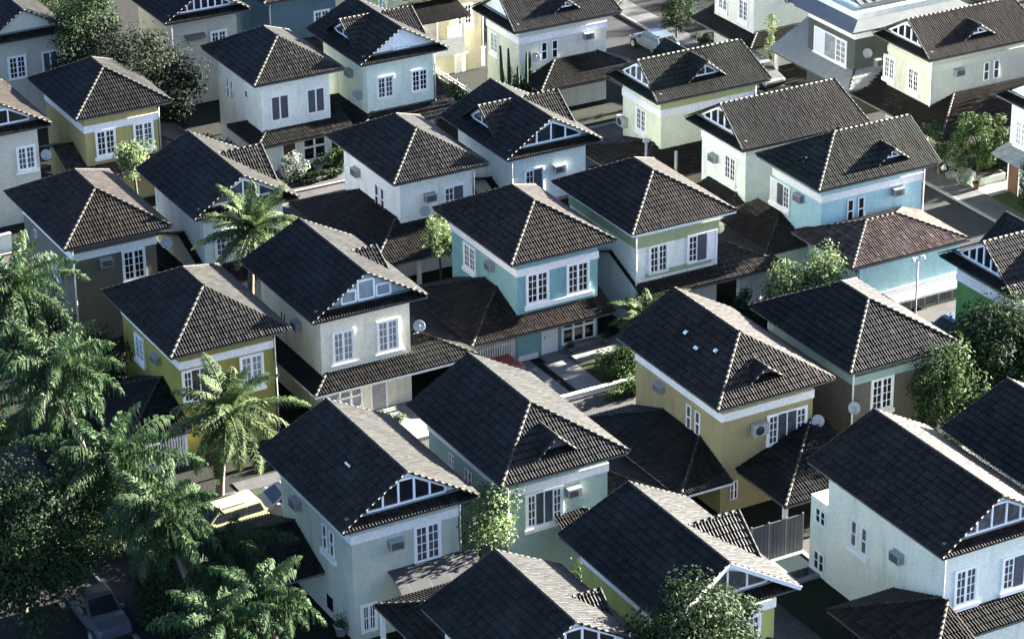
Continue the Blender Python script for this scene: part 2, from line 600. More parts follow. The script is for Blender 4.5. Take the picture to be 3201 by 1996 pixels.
def window(root, kind, w, d, uc, zc, ww, wh, style='g', sill=True, glass='glass', trim='frame', rows=4):
    W = Wall(kind, w, d, uc)
    z0, z1 = zc - wh / 2, zc + wh / 2
    a = ww / 2
    fr = MB()
    # surround
    t = 0.09
    if style not in ('pair', 'small'):
        W.box(fr, -a - t, -a, 0.002, 0.075, z0 - t, z1 + t)
        W.box(fr, a, a + t, 0.002, 0.075, z0 - t, z1 + t)
        W.box(fr, -a, a, 0.002, 0.075, z1, z1 + t)
        W.box(fr, -a, a, 0.002, 0.075, z0 - t, z0)
    pn = MB(); sh = None; shm = None; extra = []
    if style == 'g':
        W.box(pn, -a, a, 0.001, 0.010, z0, z1)
        leaf_frame(W, fr, -a, -0.002, z0, z1, 2, rows)
        leaf_frame(W, fr, 0.002, a, z0, z1, 2, rows)
    elif style in ('hr', 'hl'):          # one glazed leaf, one louvred leaf (right / left)
        W.box(pn, -a, a, 0.001, 0.010, z0, z1)
        g0, g1 = (-a, -.002) if style == 'hr' else (.002, a)
        s0, s1 = (.002, a) if style == 'hr' else (-a, -.002)
        leaf_frame(W, fr, g0, g1, z0, z1, 2, rows)
        sh = MB(); shm = 'shutter_grey'
        W.box(sh, s0 + .03, s1 - .03, 0.012, 0.045, z0 + .03, z1 - .03)
        k = 14
        for r in range(k):
            z = z0 + .06 + (wh - .12) * r / k
            W.box(sh, s0 + .07, s1 - .07, 0.045, 0.058, z, z + (wh - .12) / k * .55)
    elif style == 'thirds':              # glazed leaf, dark louvred leaf, white louvred leaf
        b = a / 3
        W.box(pn, -a, -b, 0.001, 0.010, z0, z1)
        leaf_frame(W, fr, -a, -b - .01, z0, z1, 2, rows)
        sh = MB(); shm = 'shutter_grey'
        W.box(sh, -b + .01, b - .01, 0.012, 0.045, z0, z1)
        for r in range(14):
            z = z0 + .06 + (wh - .12) * r / 14
            W.box(sh, -b + .06, b - .06, 0.045, 0.058, z, z + (wh - .12) / 14 * .55)
            W.box(fr, b + .08, a - .06, 0.05, 0.06, z, z + (wh - .12) / 14 * .55)
        W.box(fr, b + .02, a, 0.012, 0.05, z0, z1)
    elif style == 's':                   # two closed grey louvred leaves
        W.box(pn, -a, a, 0.001, 0.010, z0, z1)
        sh = MB(); shm = 'shutter_grey'
        for s0, s1 in ((-a, -.05), (.05, a)):
            W.box(sh, s0 + .02, s1, 0.012, 0.05, z0 + .02, z1 - .02)
            k = 14
            for r in range(k):
                z = z0 + .06 + (wh - .12) * r / k
                W.box(sh, s0 + .06, s1 - .04, 0.05, 0.064, z, z + (wh - .12) / k * .55)
        W.box(fr, -.05, .05, 0.012, 0.06, z0, z1)
    elif style == 'open':                # dark opening between two glazed leaves folded on the wall
        W.box(pn, -a * .48, a * .48, 0.001, 0.010, z0, z1)
        W.box(fr, -.025, .025, 0.012, 0.05, z0, z1)
        W.box(pn, -a, -a * .5, 0.012, 0.02, z0, z1)
        W.box(pn, a * .5, a, 0.012, 0.02, z0, z1)
        leaf_frame(W, fr, -a, -a * .5, z0, z1, 2, rows, 0.022, 0.07)
        leaf_frame(W, fr, a * .5, a, z0, z1, 2, rows, 0.022, 0.07)
    elif style == 'openw':               # left white louvred leaf, dark middle, glazed right leaf
        W.box(pn, -a * .34, a, 0.001, 0.010, z0, z1)
        leaf_frame(W, fr, a * .34, a, z0, z1, 2, rows)
        sh = MB(); shm = 'shutter_white'
        W.box(sh, -a, -a * .36, 0.012, 0.05, z0, z1)
        for r in range(14):
            z = z0 + .06 + (wh - .12) * r / 14
            W.box(sh, -a + .06, -a * .36 - .06, 0.05, 0.062, z, z + (wh - .12) / 14 * .5)
    elif style == 'pair':                # two slim two-light windows side by side
        for c in (-a + .19, a - .19):
            W.box(pn, c - .17, c + .17, 0.001, 0.010, z0, z1)
            W.box(fr, c - .21, c - .16, 0.002, 0.06, z0 - .05, z1 + .05)
            W.box(fr, c + .16, c + .21, 0.002, 0.06, z0 - .05, z1 + .05)
            for z in (z0 - .05, (z0 + z1) / 2 - .035, z1 - .0):
                W.box(fr, c - .16, c + .16, 0.002, 0.058, z, z + .055)
    elif style == 'small':               # little sash
        W.box(pn, -a, a, 0.001, 0.010, z0, z1)
        leaf_frame(W, fr, -a, -.002, z0, z1, 1, 2, st=.05)
        leaf_frame(W, fr, .002, a, z0, z1, 1, 2, st=.05)
    f = fr.build('window', M[trim], root)
    if glass == 'glass':
        glass = R.choice(['glass', 'glass', 'glass', 'glass_mid', 'glass_mid'])
    pn.build('pane', M[glass], f)
    if sh: sh.build('shutter', M[shm], f)
    if sill:
        sl = MB()
        s0, s1, hh = (sill if isinstance(sill, tuple) else (-a - .16, a + .16, .2))
        W.box(sl, s0, s1, 0.002, 0.13, z0 - t - hh, z0 - t - .004)
        sl.build('sill', M[trim], f)
    return f


def gable_row(root, T, W, g, zg, n, style, zr, mat_wall):
    """wall and lights inside the front gable, on the canonical plane y = g"""
    s = S_ROOF
    xg = (zg - ZE) / s
    wb = MB()
    tri = [(xg + .02, g + .03, zg - .08), (W - xg - .02, g + .03, zg - .08), (W / 2, g + .03, zr - .06)]
    wb.poly([T(*p) for p in tri])
    wall = wb.build('gable_wall', mat_wall, root)
    if style in (None, 'plain'):
        return wall
    rake = lambda x: ZE + s * min(x, W - x) - .16
    zb = zg + .08
    fr = MB(); pn = MB()
    if style == 'band':
        half = min(W / 2 - (zb + .35 - ZE) / s, 1.9)
        cap = zb + 1.15
    elif style == 'lattice':
        half = .55; cap = zb + .16
    else:
        half = 1.45; cap = zb + 1.05
    xs = [W / 2 - half + 2 * half * k / n for k in range(n + 1)]
    for k in range(n):
        a, b = xs[k], xs[k + 1]
        if style == 'three':
            m_ = (a + b) / 2; wv = (b - a) * (.40 if k != 1 else .46)
            a, b = m_ - wv, m_ + wv
        za, zb2 = min(rake(a), cap), min(rake(b), cap)
        if max(za, zb2) - zb < .1:
            continue
        za = max(za, zb + .05); zb2 = max(zb2, zb + .05)
        if style == 'three':
            za = zb2 = min(za, zb2) if k == 1 else min(za, zb2) + .1
        pn.poly([T(a, g, zb), T(b, g, zb), T(b, g, zb2), T(a, g, za)])
        t = .085 + .008 * (k % 2)
        solo = style == 'three'
        fr.bar(T(a, g - .02, zb), T(a, g - .02, za), t, t)
        if solo or k == n - 1 or xs[k + 1] > W / 2 + half - .01:
            fr.bar(T(b, g - .02, zb), T(b, g - .02, zb2), t + .004, t + .004)
        fr.bar(T(a, g - .02, zb), T(b, g - .02, zb), t + .014, t + .014)
        fr.bar(T(a, g - .02, za), T(b, g - .02, zb2), t + .024, t + .024)
    if fr.v:
        f = fr.build('gable_window', M['frame'], wall)
        pn.build('pane', M['glass_pale' if style == 'three' else R.choice(['glass', 'glass_mid'])], f)
    return wall


def dormer(root, T, W, D, side, ec, zd, xt, hw, mat, seed, front=False, win=True):
    """gabled roof dormer; side L/R/F of the canonical roof, ec = place along the eave"""
    if side == 'L': P = lambda d, e, z: T(d, e, z)
    elif side == 'R': P = lambda d, e, z: T(W - d, e, z)
    else: P = lambda d, e, z: T(e, d, z)
    s = S_ROOF
    di = (zd - ZE) / s
    zf = ZE + s * xt
    mb = MB()
    for k, sg in enumerate((-1, 1)):
        tri = [P(di, ec, zd), P(xt, ec, zd), P(xt, ec + sg * hw, zf)]
        al = Vector(tri[0]) - Vector(tri[1])
        mb.tiles(tri, al, seed=seed + 50 + k)
    o = mb.build('dormer', M[mat], root)
    up = Vector((0, 0, .03))
    cap_row(o, Vector(P(xt, ec, zd)) + up, Vector(P(di - .1, ec, zd)) + up, .07)
    for sg in (-1, 1):
        cap_row(o, Vector(P(xt, ec + sg * hw, zf)) + up, Vector(P(xt, ec, zd)) + up, .07)
    dw = xt + .32
    zb = ZE + s * dw
    m_ = (zd - zf) / hw
    hb = (zd - .02 - zb) / m_
    wb = MB()
    wb.poly([P(dw, ec - hb - .1, zb - .06), P(dw, ec + hb + .1, zb - .06), P(dw, ec, zd - .03)])
    if win:
        n = .03
        pb = MB()
        h1 = zb + (zd - zb) * .62
        hw1 = hb * .62
        top = lambda e: min(h1, zd - .16 - m_ * abs(e))
        a, b = -hw1, hw1
        pts = [(a, zb + .1), (b, zb + .1), (b, max(top(b), zb + .12)), (.25 * b, top(.25 * b)), (.25 * a, top(.25 * a)), (a, max(top(a), zb + .12))]
        pb.poly([P(dw - n, ec + e, z) for e, z in pts])
        fb = MB()
        for k in range(len(pts)):
            e0, z0 = pts[k]; e1, z1 = pts[(k + 1) % len(pts)]
            fb.bar(P(dw - n - .02, ec + e0, z0), P(dw - n - .02, ec + e1, z1), .08 + .005 * k, .08 + .005 * k)
        fb.bar(P(dw - n - .02, ec, zb + .1), P(dw - n - .02, ec, h1), .072, .072)
        wl = wb.build('dormer_wall', M['trim'], o)
        f = fb.build('dormer_window', M['frame'], o)
        pb.build('pane', M['glass'], o)
    else:
        wb.build('dormer_wall', M['soffit'], o)
    return o


AC_SPOTS = []
DISH_SPOTS = []


def house(label, x0, y0, w, d, roof, wall, tile, rot=False, band=None, gable=None, dormers=(), lows=(), wins=(),
          acs=(), dishes=(), short='', posts=(), extra=None, eaves='soffit', barge=None, seed=0, bandz=(4.88, 5.30),
          ridge_band=None, z_extra=None, back='same'):
    root = thing('house', label, 'house', (x0, y0, 0))
    root['group'] = 'houses of the estate'
    # canonical frame of the roof
    if rot:
        Wc, Dc = d, w
        T = lambda x, y, z: (y, d - x, z)
    else:
        Wc, Dc = w, d
        T = ident
    # walls
    mb = MB()
    mb.box(O, w - O, O, d - O, -.05, ZE - .10)
    mb.build('wall', M[wall], root)
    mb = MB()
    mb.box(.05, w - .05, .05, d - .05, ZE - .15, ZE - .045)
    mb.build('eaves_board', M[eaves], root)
    if band:
        b0, b1 = bandz
        mb = MB(); p = .05
        mb.box(O - p, w - O + p, O - p, O - .003, b0, b1)
        mb.box(O - p, O - .003, O - .003, d - O + p, b0, b1 - .002)
        mb.box(w - O + .003, w - O + p, O - .003, d - O + p, b0, b1 - .002)
        mb.build('band', M[band], root)
    if seed % 3 != 1:                       # rainwater pipe on a front corner
        dp = MB(); dx = w - O + .06 if seed % 2 else O - .06
        dp.tube([(dx, O - .08, .05), (dx, O - .08, ZE - .55), (dx, O - .3, ZE - .2)], .045, 6)
        dp.build('downpipe', M['metal_white' if seed % 2 else 'trim'], root)
    zr = ZE + S_ROOF * Wc / 2
    up = Vector((0, 0, .035))
    mb = MB()
    if roof in ('hip', 'hipgable'):
        sides = 'LFRB' if roof == 'hip' else 'LFR'
        polys = side_polys(0, Wc, 0, Dc, ZE, S_ROOF, sides)
        polys = [(sd, [T(*p) for p in pts], Vector(T(*al)) - Vector(T(0, 0, 0))) for sd, pts, al in polys]
        for k, (sd, pts, al) in enumerate(polys):
            mb.tiles(pts, al, seed=seed * 7 + k)
        ro = mb.build('roof', M[tile], root)
        for a, b in shared_edges(polys):
            lo, hi = (a, b) if a[2] < b[2] else (b, a)
            cap_row(ro, Vector(lo) + up, Vector(hi) + up)
        if roof == 'hipgable':
            wb = MB()
            wb.poly([T(.3, Dc - .3, ZE - .05), T(Wc - .3, Dc - .3, ZE - .05), T(Wc / 2, Dc - .3, zr - .1)])
            wb.build('gable_wall', M[wall], root)
    else:                                   # gablet roof with a tiled skirt under the front gable
        g = .58; zg = ZE + .50 * g; xg = (zg - ZE) / S_ROOF
        yr = .40
        for k, (pts, al) in enumerate((
                ([(0, 0, ZE), (Wc / 2, yr, zr), (Wc / 2, Dc - yr, zr), (0, Dc, ZE)], (0, 1, 0)),
                ([(Wc, 0, ZE), (Wc / 2, yr, zr), (Wc / 2, Dc - yr, zr), (Wc, Dc, ZE)], (0, 1, 0)),
                ([(.05, 0, ZE - .05), (Wc - .05, 0, ZE - .05), (Wc - xg, g, zg - .05), (xg, g, zg - .05)], (1, 0, 0)))):
            mb.tiles([T(*p) for p in pts], Vector(T(*al)) - Vector(T(0, 0, 0)), seed=seed * 7 + k)
        ro = mb.build('roof', M[tile], root)
        cap_row(ro, Vector(T(Wc / 2, yr, zr)) + up, Vector(T(Wc / 2, Dc - yr, zr)) + up)
        for xx in (0, Wc):
            cap_row(ro, Vector(T(xx, 0, ZE)) + up, Vector(T(Wc / 2, yr, zr)) + up, .055, tile)
            cap_row(ro, Vector(T(xx, Dc, ZE)) + up, Vector(T(Wc / 2, Dc - yr, zr)) + up, .055, tile)
        if barge:
            for xx in (0, Wc):
                bb = MB()
                bb.bar(T(xx, -.03, ZE - .06), T(Wc / 2, yr - .04, zr - .07), .06, .19)
                bb.build('bargeboard', M[barge], ro)
                bb = MB()
                bb.bar(T(xx, Dc + .03, ZE - .02), T(Wc / 2, Dc - yr + .04, zr - .02), .06, .12)
                bb.build('bargeboard', M[barge], ro)
        fl = MB()                            # cement flashing along the foot of the gable
        fl.bar(T(xg - .1, g - .03, zg + .02), T(Wc - xg + .1, g - .03, zg + .02), .16, .07)
        fl.build('flashing', M['concrete'], ro)
        wb = MB()
        wb.poly([T(.2, Dc - .5, ZE - .05), T(Wc - .2, Dc - .5, ZE - .05), T(Wc / 2, Dc - .5, zr - .06)])
        wb.build('gable_wall', M[wall], root)
        gs, gn, gw = gable or ('plain', 0, wall)
        gable_row(root, T, Wc, g, zg, gn, gs, zr, M[gw])
    for k, dm in enumerate(dormers):
        dormer(root, T, Wc, Dc, *dm[:5], tile, seed * 7 + k * 3, *dm[5:])
    for k, lw in enumerate(lows):
        lx0, lx1, ly0, ly1, lz, ls, sides = lw[:7]
        mat = lw[7] if len(lw) > 7 else tile
        bd = lw[8] if len(lw) > 8 else 'soffit'
        low_roof(root, 'porch_roof', lx0 - x0, lx1 - x0, ly0 - y0, ly1 - y0, lz, ls, sides, mat, seed=seed * 7 + 20 + k, board=bd)
    for wn_ in wins:
        window(root, wn_[0], w, d, *wn_[1:6], **(wn_[6] if len(wn_) > 6 else {}))
    for px, py, ph in posts:
        pb = MB()
        pb.box(px - x0 - .09, px - x0 + .09, py - y0 - .09, py - y0 + .09, -.05, ph)
        pb.box(px - x0 - .13, px - x0 + .13, py - y0 - .13, py - y0 + .13, -.05, .12)
        pb.build('column', M['trim'], root)
    for a in acs:
        AC_SPOTS.append((x0, y0, w, d, short) + tuple(a))
    for a in dishes:
        DISH_SPOTS.append((x0, y0, w, d, short) + tuple(a))
    if extra:
        extra(root)
    return root


def local_box(root, name, mat, x0, x1, y0, y1, z0, z1):
    """an extra box-shaped part given in world coordinates"""
    l = root.location
    mb = MB(); mb.box(x0 - l.x, x1 - l.x, y0 - l.y, y1 - l.y, z0, z1)
    return mb.build(name, M[mat], root)

def door(root, kind, w, d, uc, ww, h, mat, zb=0.0, trim='frame', name='door'):
    W = Wall(kind, w, d, uc)
    a = ww / 2
    mb = MB()
    W.box(mb, -a, a, 0.004, 0.05, zb, zb + h)
    for z0, z1 in ((.18, .95), (1.08, h - .16)):
        W.box(mb, -a + .12, a - .12, 0.05, 0.062, zb + z0, zb + z1)
    o = mb.build(name, M[mat], root)
    f = MB()
    for s in (-1, 1):
        W.box(f, min(s * a, s * (a + .09)), max(s * a, s * (a + .09)), 0.004, 0.08, zb, zb + h + .09)
    W.box(f, -a, a, 0.004, 0.08, zb + h, zb + h + .09)
    f.build('frame', M[trim], o)
    k = MB()
    W.box(k, -a + .06, -a + .11, 0.05, 0.11, zb + 1.0, zb + 1.14)
    k.build('handle', M['metal_grey'], o)
    return o


def glazed_screen(root, kind, w, d, uc, ww, wh, zb, cols=3, rows=2, glass='glass'):
    W = Wall(kind, w, d, uc)
    a = ww / 2
    f = MB(); p = MB()
    W.box(p, -a, a, 0.002, 0.012, zb, zb + wh)
    for c in range(cols + 1):
        u = -a + ww * c / cols
        W.box(f, u - .06, u + .06, 0.014, 0.09, zb - .06, zb + wh + .06)
    for r in range(rows + 1):
        z = zb + wh * r / rows
        for c in range(cols):
            u0 = -a + ww * c / cols + .06
            W.box(f, u0, u0 + ww / cols - .12, 0.014, 0.085, z - .06, z + .06)
    o = f.build('window', M['frame'], root)
    p.build('pane', M[glass], o)
    return o


def slit(kind, uc, zc, dark=True):
    return (kind, uc, zc, .5, .35, 'small')


cols = {
    'w_teal': (.20, .41, .47), 'w_white': (.85, .87, .85), 'w_sage': (.36, .41, .23), 'w_white2': (.88, .89, .89),
    'w_warmwhite': (.86, .85, .82), 'w_mint': (.72, .82, .76), 'w_icy': (.74, .82, .86), 'w_pearl': (.72, .75, .78),
    'w_taupe': (.150, .132, .106), 'w_mustard': (.32, .28, .05), 'w_cream': (.84, .78, .68), 'w_greygreen': (.52, .54, .49),
    'w_celadon': (.33, .45, .43), 'w_ochre': (.38, .30, .15), 'w_umber': (.135, .122, .112), 'w_sky': (.35, .60, .72),
    'w_cloud': (.78, .82, .83), 'w_lemon': (.74, .75, .60), 'w_buff': (.55, .54, .49), 'w_ivory': (.66, .63, .58),
    'w_sand': (.52, .49, .43), 'w_linen': (.62, .58, .51), 'w_straw': (.44, .35, .14), 'w_olive': (.40, .41, .11),
    'w_chalk': (.74, .77, .76), 'w_green': (.12, .30, .09), 'w_lilac': (.62, .62, .66), 'w_graphite': (.075, .088, .09),
    'w_marine': (.11, .19, .24), 'w_maize': (.56, .53, .40), 'w_limeband': (.46, .49, .22), 'w_slateblue': (.40, .47, .54)}
def mute(c):
    g = sum(c) / 3
    c = [x * .85 + g * .15 for x in c]
    return (min(.9, c[0] * 1.07), min(.9, c[1] * 1.07), min(.9, c[2] * .93))


for k_, c_ in cols.items():
    M[k_] = stucco('render_' + k_[2:], mute(c_))

W1, W2 = 1.98, 4.42
# teal house in the middle
def teal_extra(r):
    w, d = 6.35, 8.75
    door(r, 'f', w, d, 2.64, .78, 2.08, 'door_white')
    glazed_screen(r, 'f', w, d, 4.4, 1.95, 1.75, .38)
    local_box(r, 'terrace', 'concrete', 67.6, 71.0, 116.35, 118.02, -.02, .16)
    local_box(r, 'planter', 'concrete', 67.9, 70.2, 117.60, 118.04, .165, .42)
    local_box(r, 'doorstep', 'concrete', 66.2, 67.55, 117.25, 118.03, -.02, .10)
    local_box(r, 'plinth', 'trim', 65.0, 66.15, 118.0, 118.055, 0, .30)


house('teal blue house with white trim, brown porch tiles and a white front door', 64.21, 117.31, 6.35, 8.75, 'hip', 'w_teal', 'tile_brown',
      band='trim', seed=1, short='teal blue house',
      lows=[(61.6, 70.25, 116.86, 124.9, 2.2, .38, 'LFB')],
      wins=[('f', 1.95, 4.04, 1.20, 1.62, 'g', dict(sill=False)), ('f', 4.39, 4.04, 1.20, 1.62, 'g', dict(sill=(-3.22, .86, .26))),
            ('l', 5.93, 4.02, 1.15, 1.3, 'g')],
      acs=[('l', 3.45, 4.5)], extra=teal_extra)

house('white house with two sage green bands and a half-shuttered front window', 71.54, 117.44, 6.6, 8.58, 'hip', 'w_white', 'tile_brown',
      band='w_sage', bandz=(4.80, 5.42), seed=2, short='house with sage green bands', eaves='soffit_white',
      lows=[(72.1, 81.2, 117.1, 124.4, 2.3, .38, 'FRB')],
      wins=[('f', 2.10, 3.95, 1.05, 1.50, 'g', dict(sill=False)), ('f', 4.83, 4.02, 1.7, 1.50, 'thirds', dict(sill=False))],
      dishes=[('r', 1.2, 4.3)],
      extra=lambda r: (local_box(r, 'lower_band', 'w_sage', 72.85, 77.0, 118.13, 118.187, 2.98, 3.24),
                       door(r, 'f', 6.6, 8.58, 2.2, .8, 2.0, 'door_white')))

house('white hip-roofed house with a wide dark porch roof, behind the teal house', 63.88, 130.03, 6.05, 8.59, 'hip', 'w_white2', 'tile_slate',
      seed=3, short='white house behind the teal one',
      lows=[(61.55, 70.0, 128.2, 139.0, 2.2, .40, 'LFB')],
      wins=[('f', 4.1, 4.0, 1.15, 1.55, 'hr', dict(sill=False)), ('l', 3.27, 3.9, 1.1, 1.25, 'pair', dict(sill=False))],
      acs=[('f', 2.55, 4.5), ('l', 6.05, 4.5)], dishes=[('f', 2.1, 3.5)],
      extra=lambda r: (local_box(r, 'garage_wall', 'w_slateblue', 61.9, 63.6, 129.2, 129.4, 0, 2.15),
                       local_box(r, 'column', 'trim', 64.55, 64.75, 128.6, 128.8, 0, 2.15)))

house('white house with two windows closed by dark grey shutters', 63.64, 147.97, 6.05, 8.06, 'hip', 'w_warmwhite', 'tile_slate',
      seed=4, short='house with closed grey shutters',
      lows=[(63.4, 69.95, 147.52, 152.0, 2.2, .40, 'LFB')],
      wins=[('f', 1.93, 4.03, 1.05, 1.45, 's', dict(sill=False)), ('f', 4.33, 4.03, 1.05, 1.45, 's', dict(sill=False)),
            ('l', 5.5, 3.95, 1.0, 1.2, 'pair', dict(sill=False, glass='glass_pale'))],
      acs=[('l', 2.9, 4.45, 'vent')],
      extra=lambda r: (glazed_screen(r, 'f', 6.05, 8.06, 4.1, 1.5, 1.7, .25, 2, 2),
                       door(r, 'f', 6.05, 8.06, 2.4, .8, 2.0, 'door_wood')))

house('mint white house with a white lattice front gable and dormers on both roof slopes', 70.73, 147.96, 6.09, 7.67, 'gablet', 'w_mint', 'tile_slate',
      gable=('lattice', 3, 'trim'), dormers=[('L', 4.0, 7.62, .55, 2.0), ('R', 4.0, 7.62, .55, 2.0)], seed=5,
      short='mint white house',
      lows=[(70.3, 77.3, 147.3, 154.0, 1.95, .38, 'LFB')],
      wins=[('f', 1.98, 3.98, 1.02, 1.32, 'g', dict(sill=False)), ('f', 4.35, 3.98, 1.02, 1.32, 'g', dict(sill=False))],
      acs=[('l', 3.0, 4.45)], dishes=[('l', 1.5, 3.2)])

house('icy white house with a wide gable window and a grey shuttered casement', 70.98, 129.98, 6.26, 8.03, 'gablet', 'w_icy', 'tile_slate',
      gable=('band', 4, 'trim'), dormers=[('L', 4.4, 7.68, .55, 2.0), ('R', 4.4, 7.68, .5, 2.0)], seed=6,
      short='icy white gabled house',
      lows=[(71.3, 79.0, 129.4, 137.0, 2.2, .38, 'FRB')],
      wins=[('f', 2.1, 4.0, 1.05, 1.5, 'hr', dict(sill=False))], acs=[('f', 3.7, 4.55)])

house('pearl white house half hidden by the coconut palm, with a dormer on its right slope', 52.54, 131.07, 6.2, 8.29, 'gablet', 'w_pearl', 'tile_slate',
      gable=('band', 4, 'trim'), dormers=[('R', 4.3, 7.66, .3, 2.0)], seed=7, short='pearl white house',
      lows=[(52.9, 61.45, 130.4, 138.8, 2.2, .38, 'FRB')],
      wins=[('f', 1.98, 3.98, 1.1, 1.4, 'g', dict(sill=False))])

house('taupe house with a white band and a single white front window', 45.06, 130.89, 6.14, 9.13, 'hip', 'w_taupe', 'tile_brown', band='trim',
      seed=8, short='taupe house on the left',
      lows=[(50.6, 52.8, 131.6, 137.5, 2.2, .38, 'FR')],
      wins=[('f', 4.07, 3.98, 1.15, 1.62, 'g'), ('l', 3.67, 3.6, .95, 1.1, 'g')],
      acs=[('f', 2.48, 4.5), ('l', 6.6, 4.3, 'vent')], dishes=[('f', 5.85, 4.6)])

house('mustard yellow house with a white band and white casements', 44.83, 116.11, 6.45, 8.98, 'hip', 'w_mustard', 'tile_slate', band='trim',
      seed=9, short='mustard yellow house',
      lows=[(42.0, 45.58, 115.75, 122.6, 2.1, .40, 'LFB', 'tile_black')],
      wins=[('f', 1.75, 3.9, 1.75, 1.62, 'open', dict(sill=False)), ('f', 4.5, 3.9, 1.1, 1.62, 'g', dict(glass='glass_pale')),
            ('l', 6.0, 3.85, 1.0, 1.25, 'g')],
      acs=[('l', 3.6, 4.3)])


def cream_extra(r):
    w, d = 6.47, 8.65
    door(r, 'f', w, d, 3.83, .78, 2.05, 'door_grey')
    glazed_screen(r, 'f', w, d, 1.95, 1.85, 1.3, .45, 3, 2, 'glass_pale')


house('cream house with three separate gable windows and a dark carport on its right', 52.41, 116.19, 6.47, 8.65, 'gablet', 'w_cream', 'tile_black',
      gable=('three', 3, 'w_slateblue'), dormers=[('R', 4.5, 7.2, .7, 1.4)], seed=10, short='cream gabled house',
      lows=[(52.2, 61.5, 115.76, 124.6, 2.2, .40, 'LFRB', 'tile_black', 'soffit_white')],
      wins=[('f', 1.96, 3.98, 1.05, 1.6, 'g', dict(sill=(-.75, .75, .08), glass='glass_pale')), ('f', 4.45, 3.98, 1.05, 1.6, 'g', dict(sill=(-.75, .75, .08), glass='glass_pale')),
            ('l', 5.2, 3.9, .7, 1.0, 'small', dict(sill=False))],
      acs=[('l', 3.3, 4.4)], dishes=[('r', .4, 3.9)], posts=[(60.9, 116.3, 2.15)], extra=cream_extra)


def greygreen_extra(r):
    w, d = 6.69, 8.77
    W = Wall('l', w, d, 3.1)
    mb = MB()
    W.box(mb, -.42, .42, .004, .07, .35, 1.25)
    n = mb.build('niche', M['w_greygreen'], r)
    mb = MB(); W.box(mb, -.32, .32, .071, .078, .45, 1.15); mb.build('pane', M['glass'], n)
    window(r, 'f', w, d, 1.45, 1.05, .62, 1.25, 'g', False, rows=2)


house('grey-green gabled house with a low four-light gable window and a boxy air conditioner', 44.52, 96.58, 6.69, 8.77, 'gablet', 'w_greygreen', 'tile_slate',
      band='trim', gable=('band', 5, 'trim'), seed=11, short='grey-green gabled house',
      lows=[(41.3, 45.25, 100.2, 106.2, 2.1, .38, 'LFB', 'tile_black')],
      wins=[('f', 4.4, 3.98, 1.15, 1.72, 'g'), ('l', 3.1, 3.95, 1.1, 1.15, 'pair', dict(sill=(-.75, .75, .25)))],
      acs=[('f', 2.8, 4.4), ('l', 6.2, 4.35)], extra=greygreen_extra)

house('celadon green house with a dark dormer in its front roof slope', 52.37, 96.81, 6.6, 9.16, 'hipgable', 'w_celadon', 'tile_slate', band='trim',
      dormers=[('F', 3.25, 7.3, .7, .98, False, False)], seed=12, short='celadon green house',
      lows=[(58.2, 62.2, 98.2, 105.8, 2.2, .38, 'FRB', 'tile_black'), (55.4, 59.6, 94.9, 97.6, 2.3, .38, 'FR', 'tile_slate')],
      wins=[('f', 2.55, 3.95, 1.75, 1.6, 'open'), ('l', 4.5, 4.1, .7, .9, 'small', dict(sill=False)), ('l', 6.1, 4.3, .5, .7, 'small', dict(sill=False))],
      acs=[('f', 4.0, 4.4)])

house('ochre house with an open white casement and loose pale tiles on its roof', 64.51, 98.22, 6.61, 9.19, 'hipgable', 'w_ochre', 'tile_brown', band='trim',
      dormers=[('F', 3.2, 7.1, .75, .9, False, False)], seed=13, short='ochre house', barge=None,
      lows=[(62.3, 65.24, 97.85, 107.0, 2.25, .36, 'LFB', 'tile_black', 'soffit_white'), (66.05, 71.0, 94.75, 98.95, 2.2, .36, 'LF', 'tile_black')],
      wins=[('f', 4.4, 3.75, 2.1, 1.5, 'open', dict(sill=(-.75, .75, .3))), ('l', 3.2, 3.9, 1.15, 1.15, 'pair', dict(sill=False)),
            ('f', 1.48, 1.1, .42, 1.0, 'small', dict(sill=False))],
      acs=[('f', 2.75, 4.1, 'split'), ('l', 6.1, 4.4)], dishes=[('f', 5.95, 3.4)],
      extra=lambda r: (local_box(r, 'column', 'trim', 66.2, 66.4, 95.0, 95.2, 0, 2.1),
                       local_box(r, 'column', 'trim', 69.0, 69.2, 95.0, 95.2, 0, 2.1)))

house('umber house with a pale green band, beside the big right-hand tree', 72.0, 98.3, 6.5, 8.75, 'hip', 'w_umber', 'tile_black', band='w_celadon',
      seed=14, short='umber house',
      wins=[('f', 2.45, 4.0, 1.15, 1.62, 'g')], dishes=[('f', .6, 3.5)])


def sky_extra(r):
    local_box(r, 'garage_wall', 'w_sky', 83.6, 90.3, 113.7, 113.9, .95, 2.75)
    local_box(r, 'garage_wall', 'w_sky', 83.6, 83.8, 113.95, 118.1, 0, 2.4)
    local_box(r, 'garage_wall', 'w_sky', 90.1, 90.3, 113.95, 118.1, 0, 2.8)
    local_box(r, 'lower_band', 'trim', 83.55, 90.35, 113.62, 113.695, .78, 1.12)
    local_box(r, 'garage_wall', 'w_sky', 83.65, 90.25, 113.72, 113.9, 0, .775)


house('light blue house with mossy green tiles and a hipped garage roof in front', 83.38, 117.45, 8.28, 6.24, 'hipgable', 'w_sky', 'tile_green', rot=True, band='trim',
      dormers=[('R', 5.45, 7.15, .6, 1.05), ('L', 5.0, 6.9, .9, .6, False, False), ('F', 3.3, 6.75, .85, .32)], seed=15, short='light blue house',
      lows=[(83.0, 90.85, 113.55, 119.4, 3.0, .37, 'LFRB', 'tile_rust'), (81.3, 84.1, 119.3, 124.4, 2.0, .33, 'LF', 'tile_brown')],
      wins=[('f', 3.05, 4.0, 1.1, 1.25, 'pair', dict(sill=(-.75, .75, .22))), ('l', 4.7, 4.0, 1.75, 1.3, 'openw')],
      acs=[('f', 5.8, 4.55), ('l', 2.75, 4.5)], extra=sky_extra)

